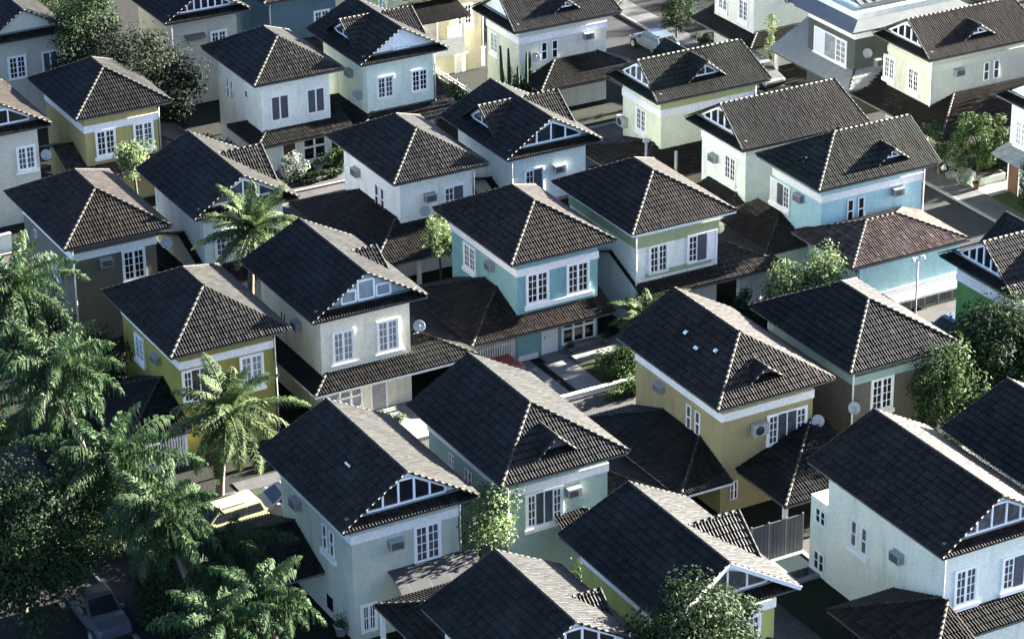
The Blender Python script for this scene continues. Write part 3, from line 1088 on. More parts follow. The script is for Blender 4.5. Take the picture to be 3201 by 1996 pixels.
house('cloud white house tucked behind the light blue house, gable window facing left', 83.03, 124.47, 8.72, 6.09, 'gablet', 'w_cloud', 'tile_slate', rot=True,
      gable=('band', 5, 'trim'), band='trim', seed=16, short='cloud white house',
      lows=[(82.2, 84.4, 124.5, 129.0, 2.1, .38, 'LF')],
      wins=[('l', 2.3, 4.0, 1.05, 1.4, 'g')], acs=[('l', 3.9, 4.1)],
      extra=lambda r: local_box(r, 'chimney_pipe', 'metal_white', 82.3, 82.42, 130.3, 130.42, 1.9, 4.1))

house('lemon yellow house with lime eaves band and cross gables', 82.83, 133.27, 8.05, 5.85, 'gablet', 'w_lemon', 'tile_green', rot=True,
      band='trim', bandz=(4.72, 5.18), gable=('band', 5, 'trim'), dormers=[('R', 4.0, 7.58, .8, 1.35), ('L', 4.0, 7.58, .3, 1.6)], seed=17, short='lemon yellow house',
      lows=[(80.2, 90.9, 131.4, 138.6, 2.0, .25, 'LFB', 'tile_brown')],
      wins=[('l', 2.95, 3.85, 1.0, 1.35, 'g')], acs=[('l', 4.85, 3.15, 'split')],
      extra=lambda r: local_box(r, 'upper_band', 'w_limeband', 83.53, 90.19, 133.97, 134.017, 5.2, 5.82))

house('buff cream house with two left windows and a white row of gable lights', 100.8, 130.97, 8.95, 5.92, 'gablet', 'w_buff', 'tile_brown', rot=True,
      band='w_linen', gable=('band', 5, 'trim'), dormers=[('R', 4.4, 7.25, .75, 1.2)], seed=18, short='buff cream house',
      lows=[(99.6, 109.4, 127.9, 138.0, 2.1, .28, 'LF', 'tile_brown')],
      wins=[('l', 4.95, 3.85, 1.0, 1.35, 'g'), ('l', 2.45, 3.85, 1.0, 1.35, 'g'), ('f', 5.4, 4.15, 1.15, 1.1, 'pair', dict(sill=False))],
      acs=[('f', 2.8, 4.55)], posts=[(100.2, 128.2, 2.0), (103.5, 128.2, 2.0)])

house('ivory house at the top centre with two slim windows above a hipped carport', 81.6, 148.3, 7.9, 5.7, 'gablet', 'w_ivory', 'tile_slate', rot=True,
      band='trim', gable=('plain', 0, 'trim'), dormers=[('R', 4.3, 7.2, .75, .95), ('L', 4.3, 7.2, .75, .95)], seed=19, short='ivory house at the top',
      lows=[(82.6, 90.4, 146.7, 149.04, 2.4, .43, 'LFR')],
      wins=[('l', 4.0, 4.0, .85, 1.25, 'g'), ('f', 2.95, 4.1, 1.15, 1.1, 'pair', dict(sill=False))],
      acs=[('f', 5.75, 4.6)], dishes=[('f', 1.75, 3.6)])

house('sand coloured house with a long row of gable windows at the top edge', 63.4, 161.07, 5.95, 7.2, 'gablet', 'w_sand', 'tile_black',
      gable=('band', 7, 'trim'), seed=20, short='sand coloured house',
      wins=[('f', 3.9, 3.95, 1.0, 1.3, 'g', dict(sill=False))], acs=[('f', 2.2, 4.5, 'awning')])

house('old cream house at the top left corner', 52.0, 163.2, 6.0, 7.6, 'gablet', 'w_sand', 'tile_black', gable=('plain', 0, 'w_sand'), seed=21,
      short='old cream corner house',
      wins=[('f', 2.4, 3.9, 1.05, 1.4, 'g', dict(sill=False)), ('f', 4.6, 3.9, .9, 1.2, 's', dict(sill=False))])

house('linen coloured house cut by the left edge, with a satellite dish at its corner', 44.85, 148.3, 6.2, 8.2, 'gablet', 'w_linen', 'tile_brown',
      gable=('band', 3, 'w_sand'), seed=22, short='linen house on the left edge',
      wins=[('f', 4.65, 3.95, 1.0, 1.35, 'g', dict(sill=(-.7, .7, .16)))], dishes=[('f', 5.75, 3.7)])

house('straw yellow house with a dark mossy roof behind a flowering tree', 52.4, 148.2, 6.1, 8.0, 'hip', 'w_straw', 'tile_black', band='trim',
      bandz=(4.75, 5.2), seed=23, short='straw yellow house',
      lows=[(51.9, 60.8, 147.8, 154.5, 2.2, .36, 'FRB', 'tile_rust')],
      wins=[('f', 2.0, 3.95, 1.1, 1.5, 'g', dict(sill=(-.75, .75, .2))), ('f', 4.4, 3.95, 1.1, 1.5, 'g', dict(sill=(-.75, .75, .2)))])

house('white walled gabled house cut by the bottom edge', 44.6, 82.3, 6.65, 7.3, 'gablet', 'w_chalk', 'tile_black', gable=('band', 5, 'trim'),
      dormers=[('R', 3.4, 7.0, .45, .95)], seed=24, short='bottom edge house',
      lows=[(45.5, 52.0, 88.95, 95.8, 2.6, .3, 'LRB', 'tile_black')],
      posts=[(45.75, 95.5, 2.5), (45.75, 92.2, 2.5)])

house('olive yellow gabled house with thick white bargeboards', 52.4, 83.2, 6.5, 8.7, 'gablet', 'w_olive', 'tile_black', barge='soffit_white', band='trim',
      gable=('band', 4, 'trim'), dormers=[('R', 4.2, 7.62, .35, 1.75)], seed=25, short='olive yellow house',
      lows=[(52.9, 60.8, 81.0, 90.0, 2.3, .38, 'FRB', 'tile_slate')],
      wins=[('f', 1.98, 3.98, 1.1, 1.5, 'g'), ('f', 4.42, 3.98, 1.1, 1.5, 'g')])


def chalk_extra(r):
    w, d = 6.6, 10.05
    W = Wall('l', w, d, 10.05)
    mb = MB(); mb.box(O - .001, 4.0, d - O + .003, d + .55, 0, 3.85); mb.build('wall', M['w_chalk'], r)
    window(r, 'l', w, d, 9.9 - .1, 3.05, .75, .75, 'small', False)
    window(r, 'l', w, d, 9.8, .75, .8, .95, 'small', False)


house('chalk white gabled house filling the lower right corner', 65.28, 82.1, 6.6, 10.05, 'gablet', 'w_chalk', 'tile_brown',
      gable=('band', 5, 'trim'), seed=26, short='chalk white corner house',
      lows=[(62.5, 66.0, 79.0, 86.3, 2.2, .38, 'LFB', 'tile_brown'), (65.6, 73.0, 81.6, 84.0, 2.1, .38, 'F', 'tile_slate')],
      wins=[('f', 1.9, 3.75, 1.05, 1.65, 'g'), ('f', 4.45, 3.7, 1.1, 1.5, 'hr'), ('l', 6.85, 3.45, 1.15, 1.2, 'pair', dict(sill=(-.75, .75, .25)))],
      acs=[('l', 3.9, 3.95)], extra=chalk_extra)

house('pale aqua house with a slate roof cut by the right edge', 72.3, 82.8, 6.6, 8.8, 'gablet', 'w_celadon', 'tile_slate', band='trim',
      gable=('band', 5, 'trim'), seed=27, short='right edge slate house')

house('green walled house with left gable lights behind the big right-hand tree', 83.9, 101.3, 8.3, 6.1, 'gablet', 'w_green', 'tile_slate', rot=True, band='trim',
      gable=('band', 6, 'trim'), dormers=[('R', 4.0, 7.58, .7, 1.3), ('L', 4.0, 7.58, .3, 1.6)], seed=28, short='green walled house', bandz=(4.7, 5.3))


def lilac_extra(r):
    l = r.location
    mb = MB()
    mb.tiles([(-.55, .9, 2.55), (.76, .9, 3.0), (.76, 5.3, 3.0), (-.55, 5.3, 2.55)], (0, 1, 0), pitch=.3)
    mb.build('awning', M['tile_pale'], r)
    door(r, 'l', 9.0, 6.0, 4.6, .95, 2.2, 'door_wood')


house('lilac white house with a blue awning over a wooden door at the right edge', 100.75, 118.5, 9.0, 6.0, 'gablet', 'w_lilac', 'tile_black', rot=True,
      gable=('lattice', 3, 'trim'), seed=29, short='lilac white house',
      wins=[('l', 4.2, 3.9, 1.0, 1.5, 'g', dict(glass='glass_pale')), ('l', 2.4, 3.9, 1.0, 1.5, 's', dict(sill=False))], extra=lilac_extra)


def graphite_extra(r):
    # flat-fronted house under a pale metal roof terrace
    mb = MB(); mb.box(1.1, 9.0, 1.0, 6.6, ZE + .12, ZE + .75); mb.build('parapet', M['w_chalk'], r)
    mb = MB()
    mb.poly([(1.6, 1.5, 7.1), (9.4, 1.5, 7.1), (9.4, 5.0, 8.2), (1.6, 5.0, 8.2)])
    mb.poly([(1.6, 1.5, 7.0), (1.6, 5.0, 8.1), (9.4, 5.0, 8.1), (9.4, 1.5, 7.0)])
    for k in range(14):
        mb.bar((1.6 + .6 * k, 1.5, 7.13), (1.6 + .6 * k, 5.0, 8.23), .05, .05)
    mb.bar((1.6, 1.5, 7.05), (9.4, 1.5, 7.05), .1, .14)
    mb.build('metal_roof', M['steel_roof'], r)
    mb = MB(); mb.box(1.7, 8.8, 1.9, 6.4, ZE + .755, 7.0); mb.build('attic_wall', M['w_cloud'], r)
    mb = MB()
    mb.poly([(0, 0, ZE - .04), (9.6, 0, ZE - .04), (8.8, .98, ZE + .35), (1.08, .98, ZE + .35)])
    mb.poly([(0, 7.0, ZE - .04), (0, 0, ZE - .04), (1.08, .98, ZE + .35), (1.08, 6.6, ZE + .35)])
    mb.build('flat_eaves', M['steel_roof'], r)


def flat_house(label, x0, y0, w, d, wall, short, wins=(), lows=(), extra=None, seed=0, acs=(), dishes=(), trim_band=True, posts=()):
    root = thing('house', label, 'house', (x0, y0, 0), group='houses of the estate')
    mb = MB(); mb.box(O, w - O, O, d - O, -.05, ZE - .1); mb.build('wall', M[wall], root)
    mb = MB(); mb.box(.05, w - .05, .05, d - .05, ZE - .16, ZE - .045); mb.build('eaves_board', M['soffit'], root)
    if trim_band:
        mb = MB()
        mb.box(O - .05, w - O + .05, O - .05, O - .003, 5.2, ZE - .17)
        mb.box(O - .05, O - .003, O - .003, d - O, 5.2, ZE - .172)
        mb.build('band', M['trim'], root)
    for k, lw in enumerate(lows):
        low_roof(root, 'porch_roof', lw[0] - x0, lw[1] - x0, lw[2] - y0, lw[3] - y0, lw[4], lw[5], lw[6], lw[7], seed=seed * 7 + k)
    for wn_ in wins:
        window(root, wn_[0], w, d, *wn_[1:6], **(wn_[6] if len(wn_) > 6 else {}))
    for px, py, ph in posts:
        pb = MB(); pb.box(px - x0 - .09, px - x0 + .09, py - y0 - .09, py - y0 + .09, -.05, ph)
        pb.build('column', M['trim'], root)
    for a in acs: AC_SPOTS.append((x0, y0, w, d, short) + tuple(a))
    for a in dishes: DISH_SPOTS.append((x0, y0, w, d, short) + tuple(a))
    if extra: extra(root)
    return root


flat_house('dark graphite house with a pale metal roof and a pale tiled awning', 99.75, 137.5, 9.6, 6.6, 'w_graphite', 'graphite house', seed=30,
           wins=[('l', 3.35, 3.95, 3.4, 1.55, 'openw', dict(sill=(-1.9, 1.9, .3), glass='glass_pale'))],
           lows=[(99.3, 109, 137.0, 146.0, 2.4, .55, 'LF', 'tile_pale')], extra=graphite_extra, acs=[('f', 2.6, 3.4), ('f', 3.4, 3.5)], dishes=[('f', 1.5, 3.9)],
           posts=[(99.6, 145.6, 2.35)])

house('pale grey house with carport columns at the top right', 98.9, 147.7, 8.6, 6.2, 'gablet', 'w_chalk', 'tile_slate', rot=True, gable=('plain', 0, 'w_chalk'), seed=31,
      short='pale grey house at the top right',
      lows=[(98.5, 107.5, 147.0, 154.3, 2.2, .33, 'LF', 'tile_slate')],
      wins=[('l', 4.4, 3.9, 1.0, 1.35, 'g'), ('l', 1.95, 3.9, 1.0, 1.35, 'g')], acs=[('f', 3.5, 4.6)],
      extra=lambda r: glazed_screen(r, 'l', 8.6, 6.2, 2.9, 1.6, 1.6, .2, 2, 1))

house('marine blue house with a faded rust coloured porch roof at the top edge', 70.4, 161.4, 6.2, 7.6, 'hip', 'w_marine', 'tile_slate', seed=32, short='marine blue house',
      lows=[(72.2, 80.0, 160.6, 166.5, 2.4, .3, 'FR', 'tile_rust')],
      wins=[('f', 4.4, 3.9, 1.0, 1.3, 'g')])


def maize_extra(r):
    # balcony on the front left corner under a grey awning roof
    mb = MB()
    mb.box(.2, 3.6, -1.5, -1.38, 2.3, 3.3)
    mb.box(.2, .32, -1.376, .74, 2.3, 3.3)
    mb.box(3.48, 3.6, -1.376, .74, 2.3, 3.3)
    mb.box(.2, 3.6, -1.37, .74, 2.1, 2.29)
    mb.build('balcony', M['trim'], r)
    mb = MB()
    mb.tiles([(-.1, -1.8, 4.75), (4.0, -1.8, 4.75), (4.0, .72, 5.35), (-.1, .72, 5.35)], (1, 0, 0))
    mb.build('awning', M['tile_slate'], r)
    for x in (.3, 3.5):
        mb = MB(); mb.box(x - .08, x + .08, -1.5, -1.34, 3.302, 4.72); mb.build('column', M['trim'], r)
    door(r, 'f', 6.8, 7.2, 2.0, 1.4, 2.0, 'door_grey', 2.35)


house('maize yellow house with a white corner balcony at the top', 78.6, 157.6, 6.8, 7.2, 'hip', 'w_maize', 'tile_slate', seed=33, short='maize yellow house',
      wins=[('l', 4.6, 4.0, 1.0, 1.0, 'g', dict(rows=2)), ('f', 4.8, 3.9, 1.0, 1.3, 'g')], extra=maize_extra)

# ---------------------------------------------------------------- air conditioners and dishes
def wall_point(x0, y0, w, d, kind, u, z):
    if kind == 'f': return (x0 + u, y0 + O - .003, z), 0.0
    if kind == 'l': return (x0 + O - .003, y0 + u, z), -pi / 2
    return (x0 + w - O + .003, y0 + u, z), pi / 2


used_ac = {}
for x0, y0, w, d, short, kind, u, z, *typ in AC_SPOTS:
    typ = typ[0] if typ else 'box'
    p, rz = wall_point(x0, y0, w, d, kind, u, z)
    side = {'f': 'front wall', 'l': 'left wall', 'r': 'right wall'}[kind]
    lab = {'box': 'box air conditioner in the %s of the %s', 'vent': 'small louvred vent in the %s of the %s',
           'split': 'white fan unit on the %s of the %s', 'awning': 'small dark window hood on the %s of the %s'}[typ] % (side, short)
    key = lab
    used_ac[key] = used_ac.get(key, 0) + 1
    if used_ac[key] > 1:
        lab = lab.replace('box air', 'right-hand box air')
    nm, ct, gp = {'box': ('air_conditioner', 'air conditioner', 'air conditioners on the house walls'), 'vent': ('wall_vent', 'vent', 'vents in the house walls'),
              'split': ('air_conditioner', 'air conditioner', 'air conditioners on the house walls'), 'awning': ('window_hood', 'hood', None)}[typ]
    t = thing(nm, lab, ct, p, rz, gp)
    mb = MB()
    if typ == 'box':
        mb.box(-.34, .34, -.34, 0, -.22, .22)
        mb.box(-.38, .38, -.05, -.001, .225, .26)
        mb.build('casing', M['metal_white'], t)
        g = MB()
        g.box(-.29, .29, -.348, -.342, -.17, .17)
        g.build('grille', M['metal_dark'], t)
        f = MB()
        for k in range(7):
            f.box(-.29, .29, -.36, -.349, -.16 + k * .05, -.145 + k * .05)
        for s in (-1, 1):
            f.box(min(s * .342, s * .349), max(s * .342, s * .349), -.28, -.05, -.15, .15)
        f.build('louvre', M['metal_grey'], t)
    elif typ == 'split':
        mb.box(-.42, .42, -.36, -.06, -.3, .3); mb.box(-.3, -.25, -.3, 0, -.36, -.31); mb.box(.25, .3, -.3, 0, -.36, -.31)
        mb.build('casing', M['metal_white'], t)
        g = MB(); g.lathe((-.08, -.368, 0), [(.24, 0), (.2, .02), (.03, .02), (.001, .02)], 20, axis=Matrix.Rotation(pi / 2, 4, 'X'))
        g.build('fan_grille', M['metal_dark'], t)
    elif typ == 'vent':
        mb.box(-.2, .2, -.05, 0, -.22, .22)
        mb.build('frame', M['frame'], t)
        g = MB()
        for k in range(5):
            g.box(-.16, .16, -.062, -.051, -.18 + k * .075, -.13 + k * .075)
        g.build('louvre', M['metal_dark'], t)
    else:
        mb.poly([(-.7, -.5, 0), (.7, -.5, 0), (.7, 0, .25), (-.7, 0, .25)])
        mb.poly([(-.7, -.5, -.04), (-.7, 0, .21), (.7, 0, .21), (.7, -.5, -.04)])
        mb.build('hood', M['soffit'], t)

for x0, y0, w, d, short, kind, u, z in DISH_SPOTS:
    p, rz = wall_point(x0, y0, w, d, kind, u, z)
    n = {'f': Vector((0, -1, 0)), 'l': Vector((-1, 0, 0)), 'r': Vector((1, 0, 0))}[kind]
    t = thing('satellite_dish', 'round pale satellite dish on the wall of the %s' % short, 'satellite dish', p, 0, 'satellite dishes')
    face = Vector((-.30, -.80, .52)).normalized()
    ax = face.to_track_quat('Z', 'Y').to_matrix().to_4x4()
    c = n * .34 + Vector((0, 0, .34))
    mb = MB()
    prof = [(.001, 0)] + [(.30 * k / 6, .07 * (k / 6) ** 2) for k in range(1, 7)]
    mb.lathe(c, prof + [(.31, .065), (.30, .05)] + [(r_, h_ - .02) for r_, h_ in reversed(prof[:-1])], 24, axis=ax)
    mb.build('dish', M['metal_white'], t)
    mb = MB()
    mb.tube([(0, 0, 0), n * .3, n * .34 + Vector((0, 0, .1)), c - face * .03], .022, 6)
    mb.build('mount', M['metal_grey'], t)
    f = c + face * .36
    mb = MB(); mb.tube([c + ax @ Vector((0, -.28, .06)), f], .012, 5); mb.lathe(f, [(.001, -.05), (.035, -.04), (.035, .04), (.001, .05)], 8, axis=ax)
    mb.build('feed_arm', M['metal_grey'], t)

# ---------------------------------------------------------------- ground, lanes, streets
def ground_mat(name, c1, c2, scale, c3=None, bump=0.0, rough=0.95):
    m, nt, b = new_mat(name)
    L = nt.links.new
    b.inputs['Roughness'].default_value = rough
    b.inputs['Specular IOR Level'].default_value = 0.2
    tc = node(nt, 'ShaderNodeTexCoord')
    n1 = node(nt, 'ShaderNodeTexNoise'); n1.inputs['Scale'].default_value = scale; n1.inputs['Detail'].default_value = 9
    n1.inputs['Roughness'].default_value = .65
    L(tc.outputs['Object'], n1.inputs['Vector'])
    rp = node(nt, 'ShaderNodeValToRGB')
    rp.color_ramp.elements[0].position = .35; rp.color_ramp.elements[1].position = .66
    rp.color_ramp.elements[0].color = (*c1, 1); rp.color_ramp.elements[1].color = (*c2, 1)
    L(n1.outputs['Fac'], rp.inputs['Fac'])
    out = rp.outputs['Color']
    if c3:
        n2 = node(nt, 'ShaderNodeTexNoise'); n2.inputs['Scale'].default_value = scale * .13; n2.inputs['Detail'].default_value = 6
        L(tc.outputs['Object'], n2.inputs['Vector'])
        r2 = node(nt, 'ShaderNodeMapRange'); r2.inputs[1].default_value = .45; r2.inputs[2].default_value = .62
        L(n2.outputs['Fac'], r2.inputs[0])
        mx = node(nt, 'ShaderNodeMixRGB'); L(r2.outputs[0], mx.inputs[0]); L(out, mx.inputs[1]); mx.inputs[2].default_value = (*c3, 1)
        out = mx.outputs[0]
    L(out, b.inputs['Base Color'])
    if bump:
        bp = node(nt, 'ShaderNodeBump'); bp.inputs['Strength'].default_value = bump; bp.inputs['Distance'].default_value = .05
        n3 = node(nt, 'ShaderNodeTexNoise'); n3.inputs['Scale'].default_value = scale * 8; n3.inputs['Detail'].default_value = 3
        L(tc.outputs['Object'], n3.inputs['Vector']); L(n3.outputs['Fac'], bp.inputs['Height']); L(bp.outputs[0], b.inputs['Normal'])
    return m


def paver_mat(name, col, mortar, sx, sy):
    m, nt, b = new_mat(name)
    L = nt.links.new
    b.inputs['Roughness'].default_value = .9
    tc = node(nt, 'ShaderNodeTexCoord')
    br = node(nt, 'ShaderNodeTexBrick')
    br.inputs['Scale'].default_value = 1.0
    br.inputs['Brick Width'].default_value = sx; br.inputs['Row Height'].default_value = sy
    br.inputs['Mortar Size'].default_value = .02
    br.inputs['Color1'].default_value = (*[c * .8 for c in col], 1); br.inputs['Color2'].default_value = (*[c * 1.2 for c in col], 1)
    br.inputs['Mortar'].default_value = (*mortar, 1)
    L(tc.outputs['Object'], br.inputs['Vector'])
    nz = node(nt, 'ShaderNodeTexNoise'); nz.inputs['Scale'].default_value = .8; nz.inputs['Detail'].default_value = 7
    L(tc.outputs['Object'], nz.inputs['Vector'])
    mr = node(nt, 'ShaderNodeMapRange'); mr.inputs[1].default_value = .3; mr.inputs[2].default_value = .7; mr.inputs[3].default_value = .7; mr.inputs[4].default_value = 1.2
    L(nz.outputs['Fac'], mr.inputs[0])
    mx = node(nt, 'ShaderNodeMixRGB', blend_type='MULTIPLY'); mx.inputs[0].default_value = 1
    L(br.outputs['Color'], mx.inputs[1]); L(mr.outputs[0], mx.inputs[2]); L(mx.outputs[0], b.inputs['Base Color'])
    return m


M['soil'] = ground_mat('ground_soil', (.008, .009, .006), (.015, .014, .011), 1.4, (.008, .013, .005), .4)
M['asphalt'] = ground_mat('asphalt', (.018, .019, .020), (.028, .029, .031), 2.2, (.02, .02, .022), .2)
M['grass'] = ground_mat('lawn', (.013, .027, .007), (.036, .058, .017), 2.5, (.03, .038, .013), .5)
M['paver'] = paver_mat('lane_pavers', (.052, .050, .046), (.022, .020, .018), .24, .12)
M['slab'] = paver_mat('pavement_slabs', (.045, .046, .047), (.08, .08, .078), 1.0, 1.0)
M['gravel'] = ground_mat('gravel', (.10, .095, .085), (.22, .21, .19), 14, None, .5)


def sheet(name, mat, x0, x1, y0, y1, z=0.0, th=None):
    mb = MB()
    if th:
        mb.box(x0, x1, y0, y1, z - th, z)
    else:
        mb.poly([(x0, y0, z), (x1, y0, z), (x1, y1, z), (x0, y1, z)])
    return struct(mb.build(name, M[mat]))


sheet('ground', 'soil', -300, 500, -120, 700, -0.03)
sheet('road', 'asphalt', 29.5, 37.0, 40, 230, -.026)
sheet('road', 'asphalt', 91.8, 97.9, 60, 230, -.026)
sheet('lane', 'paver', 39.2, 91.0, 106.4, 112.7, -.022)
sheet('lane', 'paver', 45.0, 91.0, 139.6, 144.9, -.022)
sheet('lane', 'paver', 45.0, 91.0, 92.6, 95.9, -.022)
sheet('kerb', 'concrete', 37.0, 37.16, 40, 230, .11, .14)
sheet('kerb', 'concrete', 97.9, 98.06, 60, 230, .11, .14)
sheet('kerb', 'concrete', 91.64, 91.8, 60, 230, .11, .14)
sheet('kerb', 'concrete', 45.0, 91.0, 144.9, 145.1, .10, .14)
sheet('pavement', 'asphalt', 37.16, 39.2, 40, 230, .085, .11)  # dark asphalt in place of slabs, imitating the shade of the trees
sheet('pavement', 'slab', 98.06, 99.9, 60, 230, .085, .11)
sheet('pavement', 'slab', 90.6, 91.64, 60, 230, .085, .11)
sheet('pavement', 'slab', 62.0, 72.0, 145.1, 146.4, .06, .09)
sheet('path', 'concrete', 64.35, 65.55, 113.05, 117.9, .02, .05)
sheet('path', 'concrete', 66.0, 67.5, 113.4, 117.2, .02, .05)
sheet('path', 'slab', 60.0, 69.0, 112.72, 113.0, .02, .05)
sheet('path', 'concrete', 53.2, 61.3, 113.0, 116.9, .01, .04)
sheet('path', 'slab', 46.5, 52.0, 112.3, 113.4, .012, .04)
sheet('path', 'concrete', 99.9, 104.2, 123.4, 124.9, .03, .06)
sheet('path', 'gravel', 45.2, 52.0, 110.6, 112.2, .006, .03)
sheet('lawn', 'grass', 67.55, 72.0, 113.1, 116.3, .012, .04)
sheet('lawn', 'grass', 99.9, 101.4, 117.6, 123.3, .012, .04)
sheet('lawn', 'grass', 45.2, 49.5, 111.0, 112.2, .012, .02)

# ---------------------------------------------------------------- trees and plants
def add_leaf(mb, p, nrm, size, rnd, aspect=.55):
    """one folded leaf (two triangles either side of the midrib)"""
    n = nrm.normalized()
    t = Vector((rnd.gauss(0, 1), rnd.gauss(0, 1), rnd.gauss(0, 1) - .4))
    t = (t - n * t.dot(n))
    if t.length < 1e-3:
        t = n.orthogonal()
    t.normalize(); b = n.cross(t)
    L = size * rnd.uniform(.7, 1.3); w = L * aspect
    i = len(mb.v)
    mb.v += [tuple(p - t * L * .5), tuple(p + b * w * .5 - n * w * .12), tuple(p + t * L * .5), tuple(p - b * w * .5 - n * w * .12)]
    mb.f += [(i, i + 1, i + 2), (i, i + 2, i + 3)]
    mb.m += [0, 0]; mb.sm += [False, False]
    u = (rnd.random() * 50, rnd.random() * 50)
    mb.uv[i] = np.array([u] * 4)


def tree(name, label, cat, base, centre, rad, n_clump, n_leaf, size, leaf, seed, trunk_r=.16, group=None, clump_r=.42, bark='bark', hollow=.55, limbs=True):
    rnd = random.Random(seed)
    bx, by, bz = base
    t = thing(name, label, cat, (bx, by, bz), group=group)
    c = Vector(centre) - Vector(base)
    tr = MB(); cr = MB()
    fork = Vector((c.x * .35, c.y * .35, max(.25, c.z - rad[2] * .75)))
    tr.tube([(0, 0, -.1), (c.x * .1 + .05, c.y * .1, fork.z * .5), fork], [trunk_r * 1.25, trunk_r, trunk_r * .8], 8)
    for k in range(n_clump):
        th = 2.39996 * k + rnd.uniform(-.4, .4)
        zz = 1 - 2 * (k + .5) / n_clump
        zz = max(-.75, zz)
        r_ = sqrt(max(0, 1 - zz * zz))
        f = rnd.uniform(hollow, 1.0)
        q = c + Vector((rad[0] * r_ * cos(th) * f, rad[1] * r_ * sin(th) * f, rad[2] * zz * f))
        cs = Vector((rad[0], rad[1], rad[2])) * clump_r * rnd.uniform(.65, 1.25)
        if limbs and k % 2 == 0:
            mid = fork.lerp(q, .5) + Vector((rnd.uniform(-.2, .2), rnd.uniform(-.2, .2), .1)) * rad[0] * .3
            tr.tube([fork, mid, q], [trunk_r * .45, trunk_r * .28, trunk_r * .1], 5, cap=False)
        m = int(n_leaf / n_clump * rnd.uniform(.6, 1.4))
        for _ in range(m):
            d = Vector((rnd.gauss(0, 1), rnd.gauss(0, 1), rnd.gauss(0, 1)))
            d.normalize()
            rr = rnd.random() ** .45
            p = q + Vector((d.x * cs.x, d.y * cs.y, d.z * cs.z * .8)) * rr
            if p.z + bz < .04:
                p.z = .04 - bz + rnd.random() * .1
            nn = d * .8 + Vector((rnd.gauss(0, .5), rnd.gauss(0, .5), .6 + rnd.gauss(0, .4)))
            add_leaf(cr, p, nn, size, rnd)
    tr.build('trunk', M[bark], t)
    cr.build('crown', M[leaf], t)
    return t


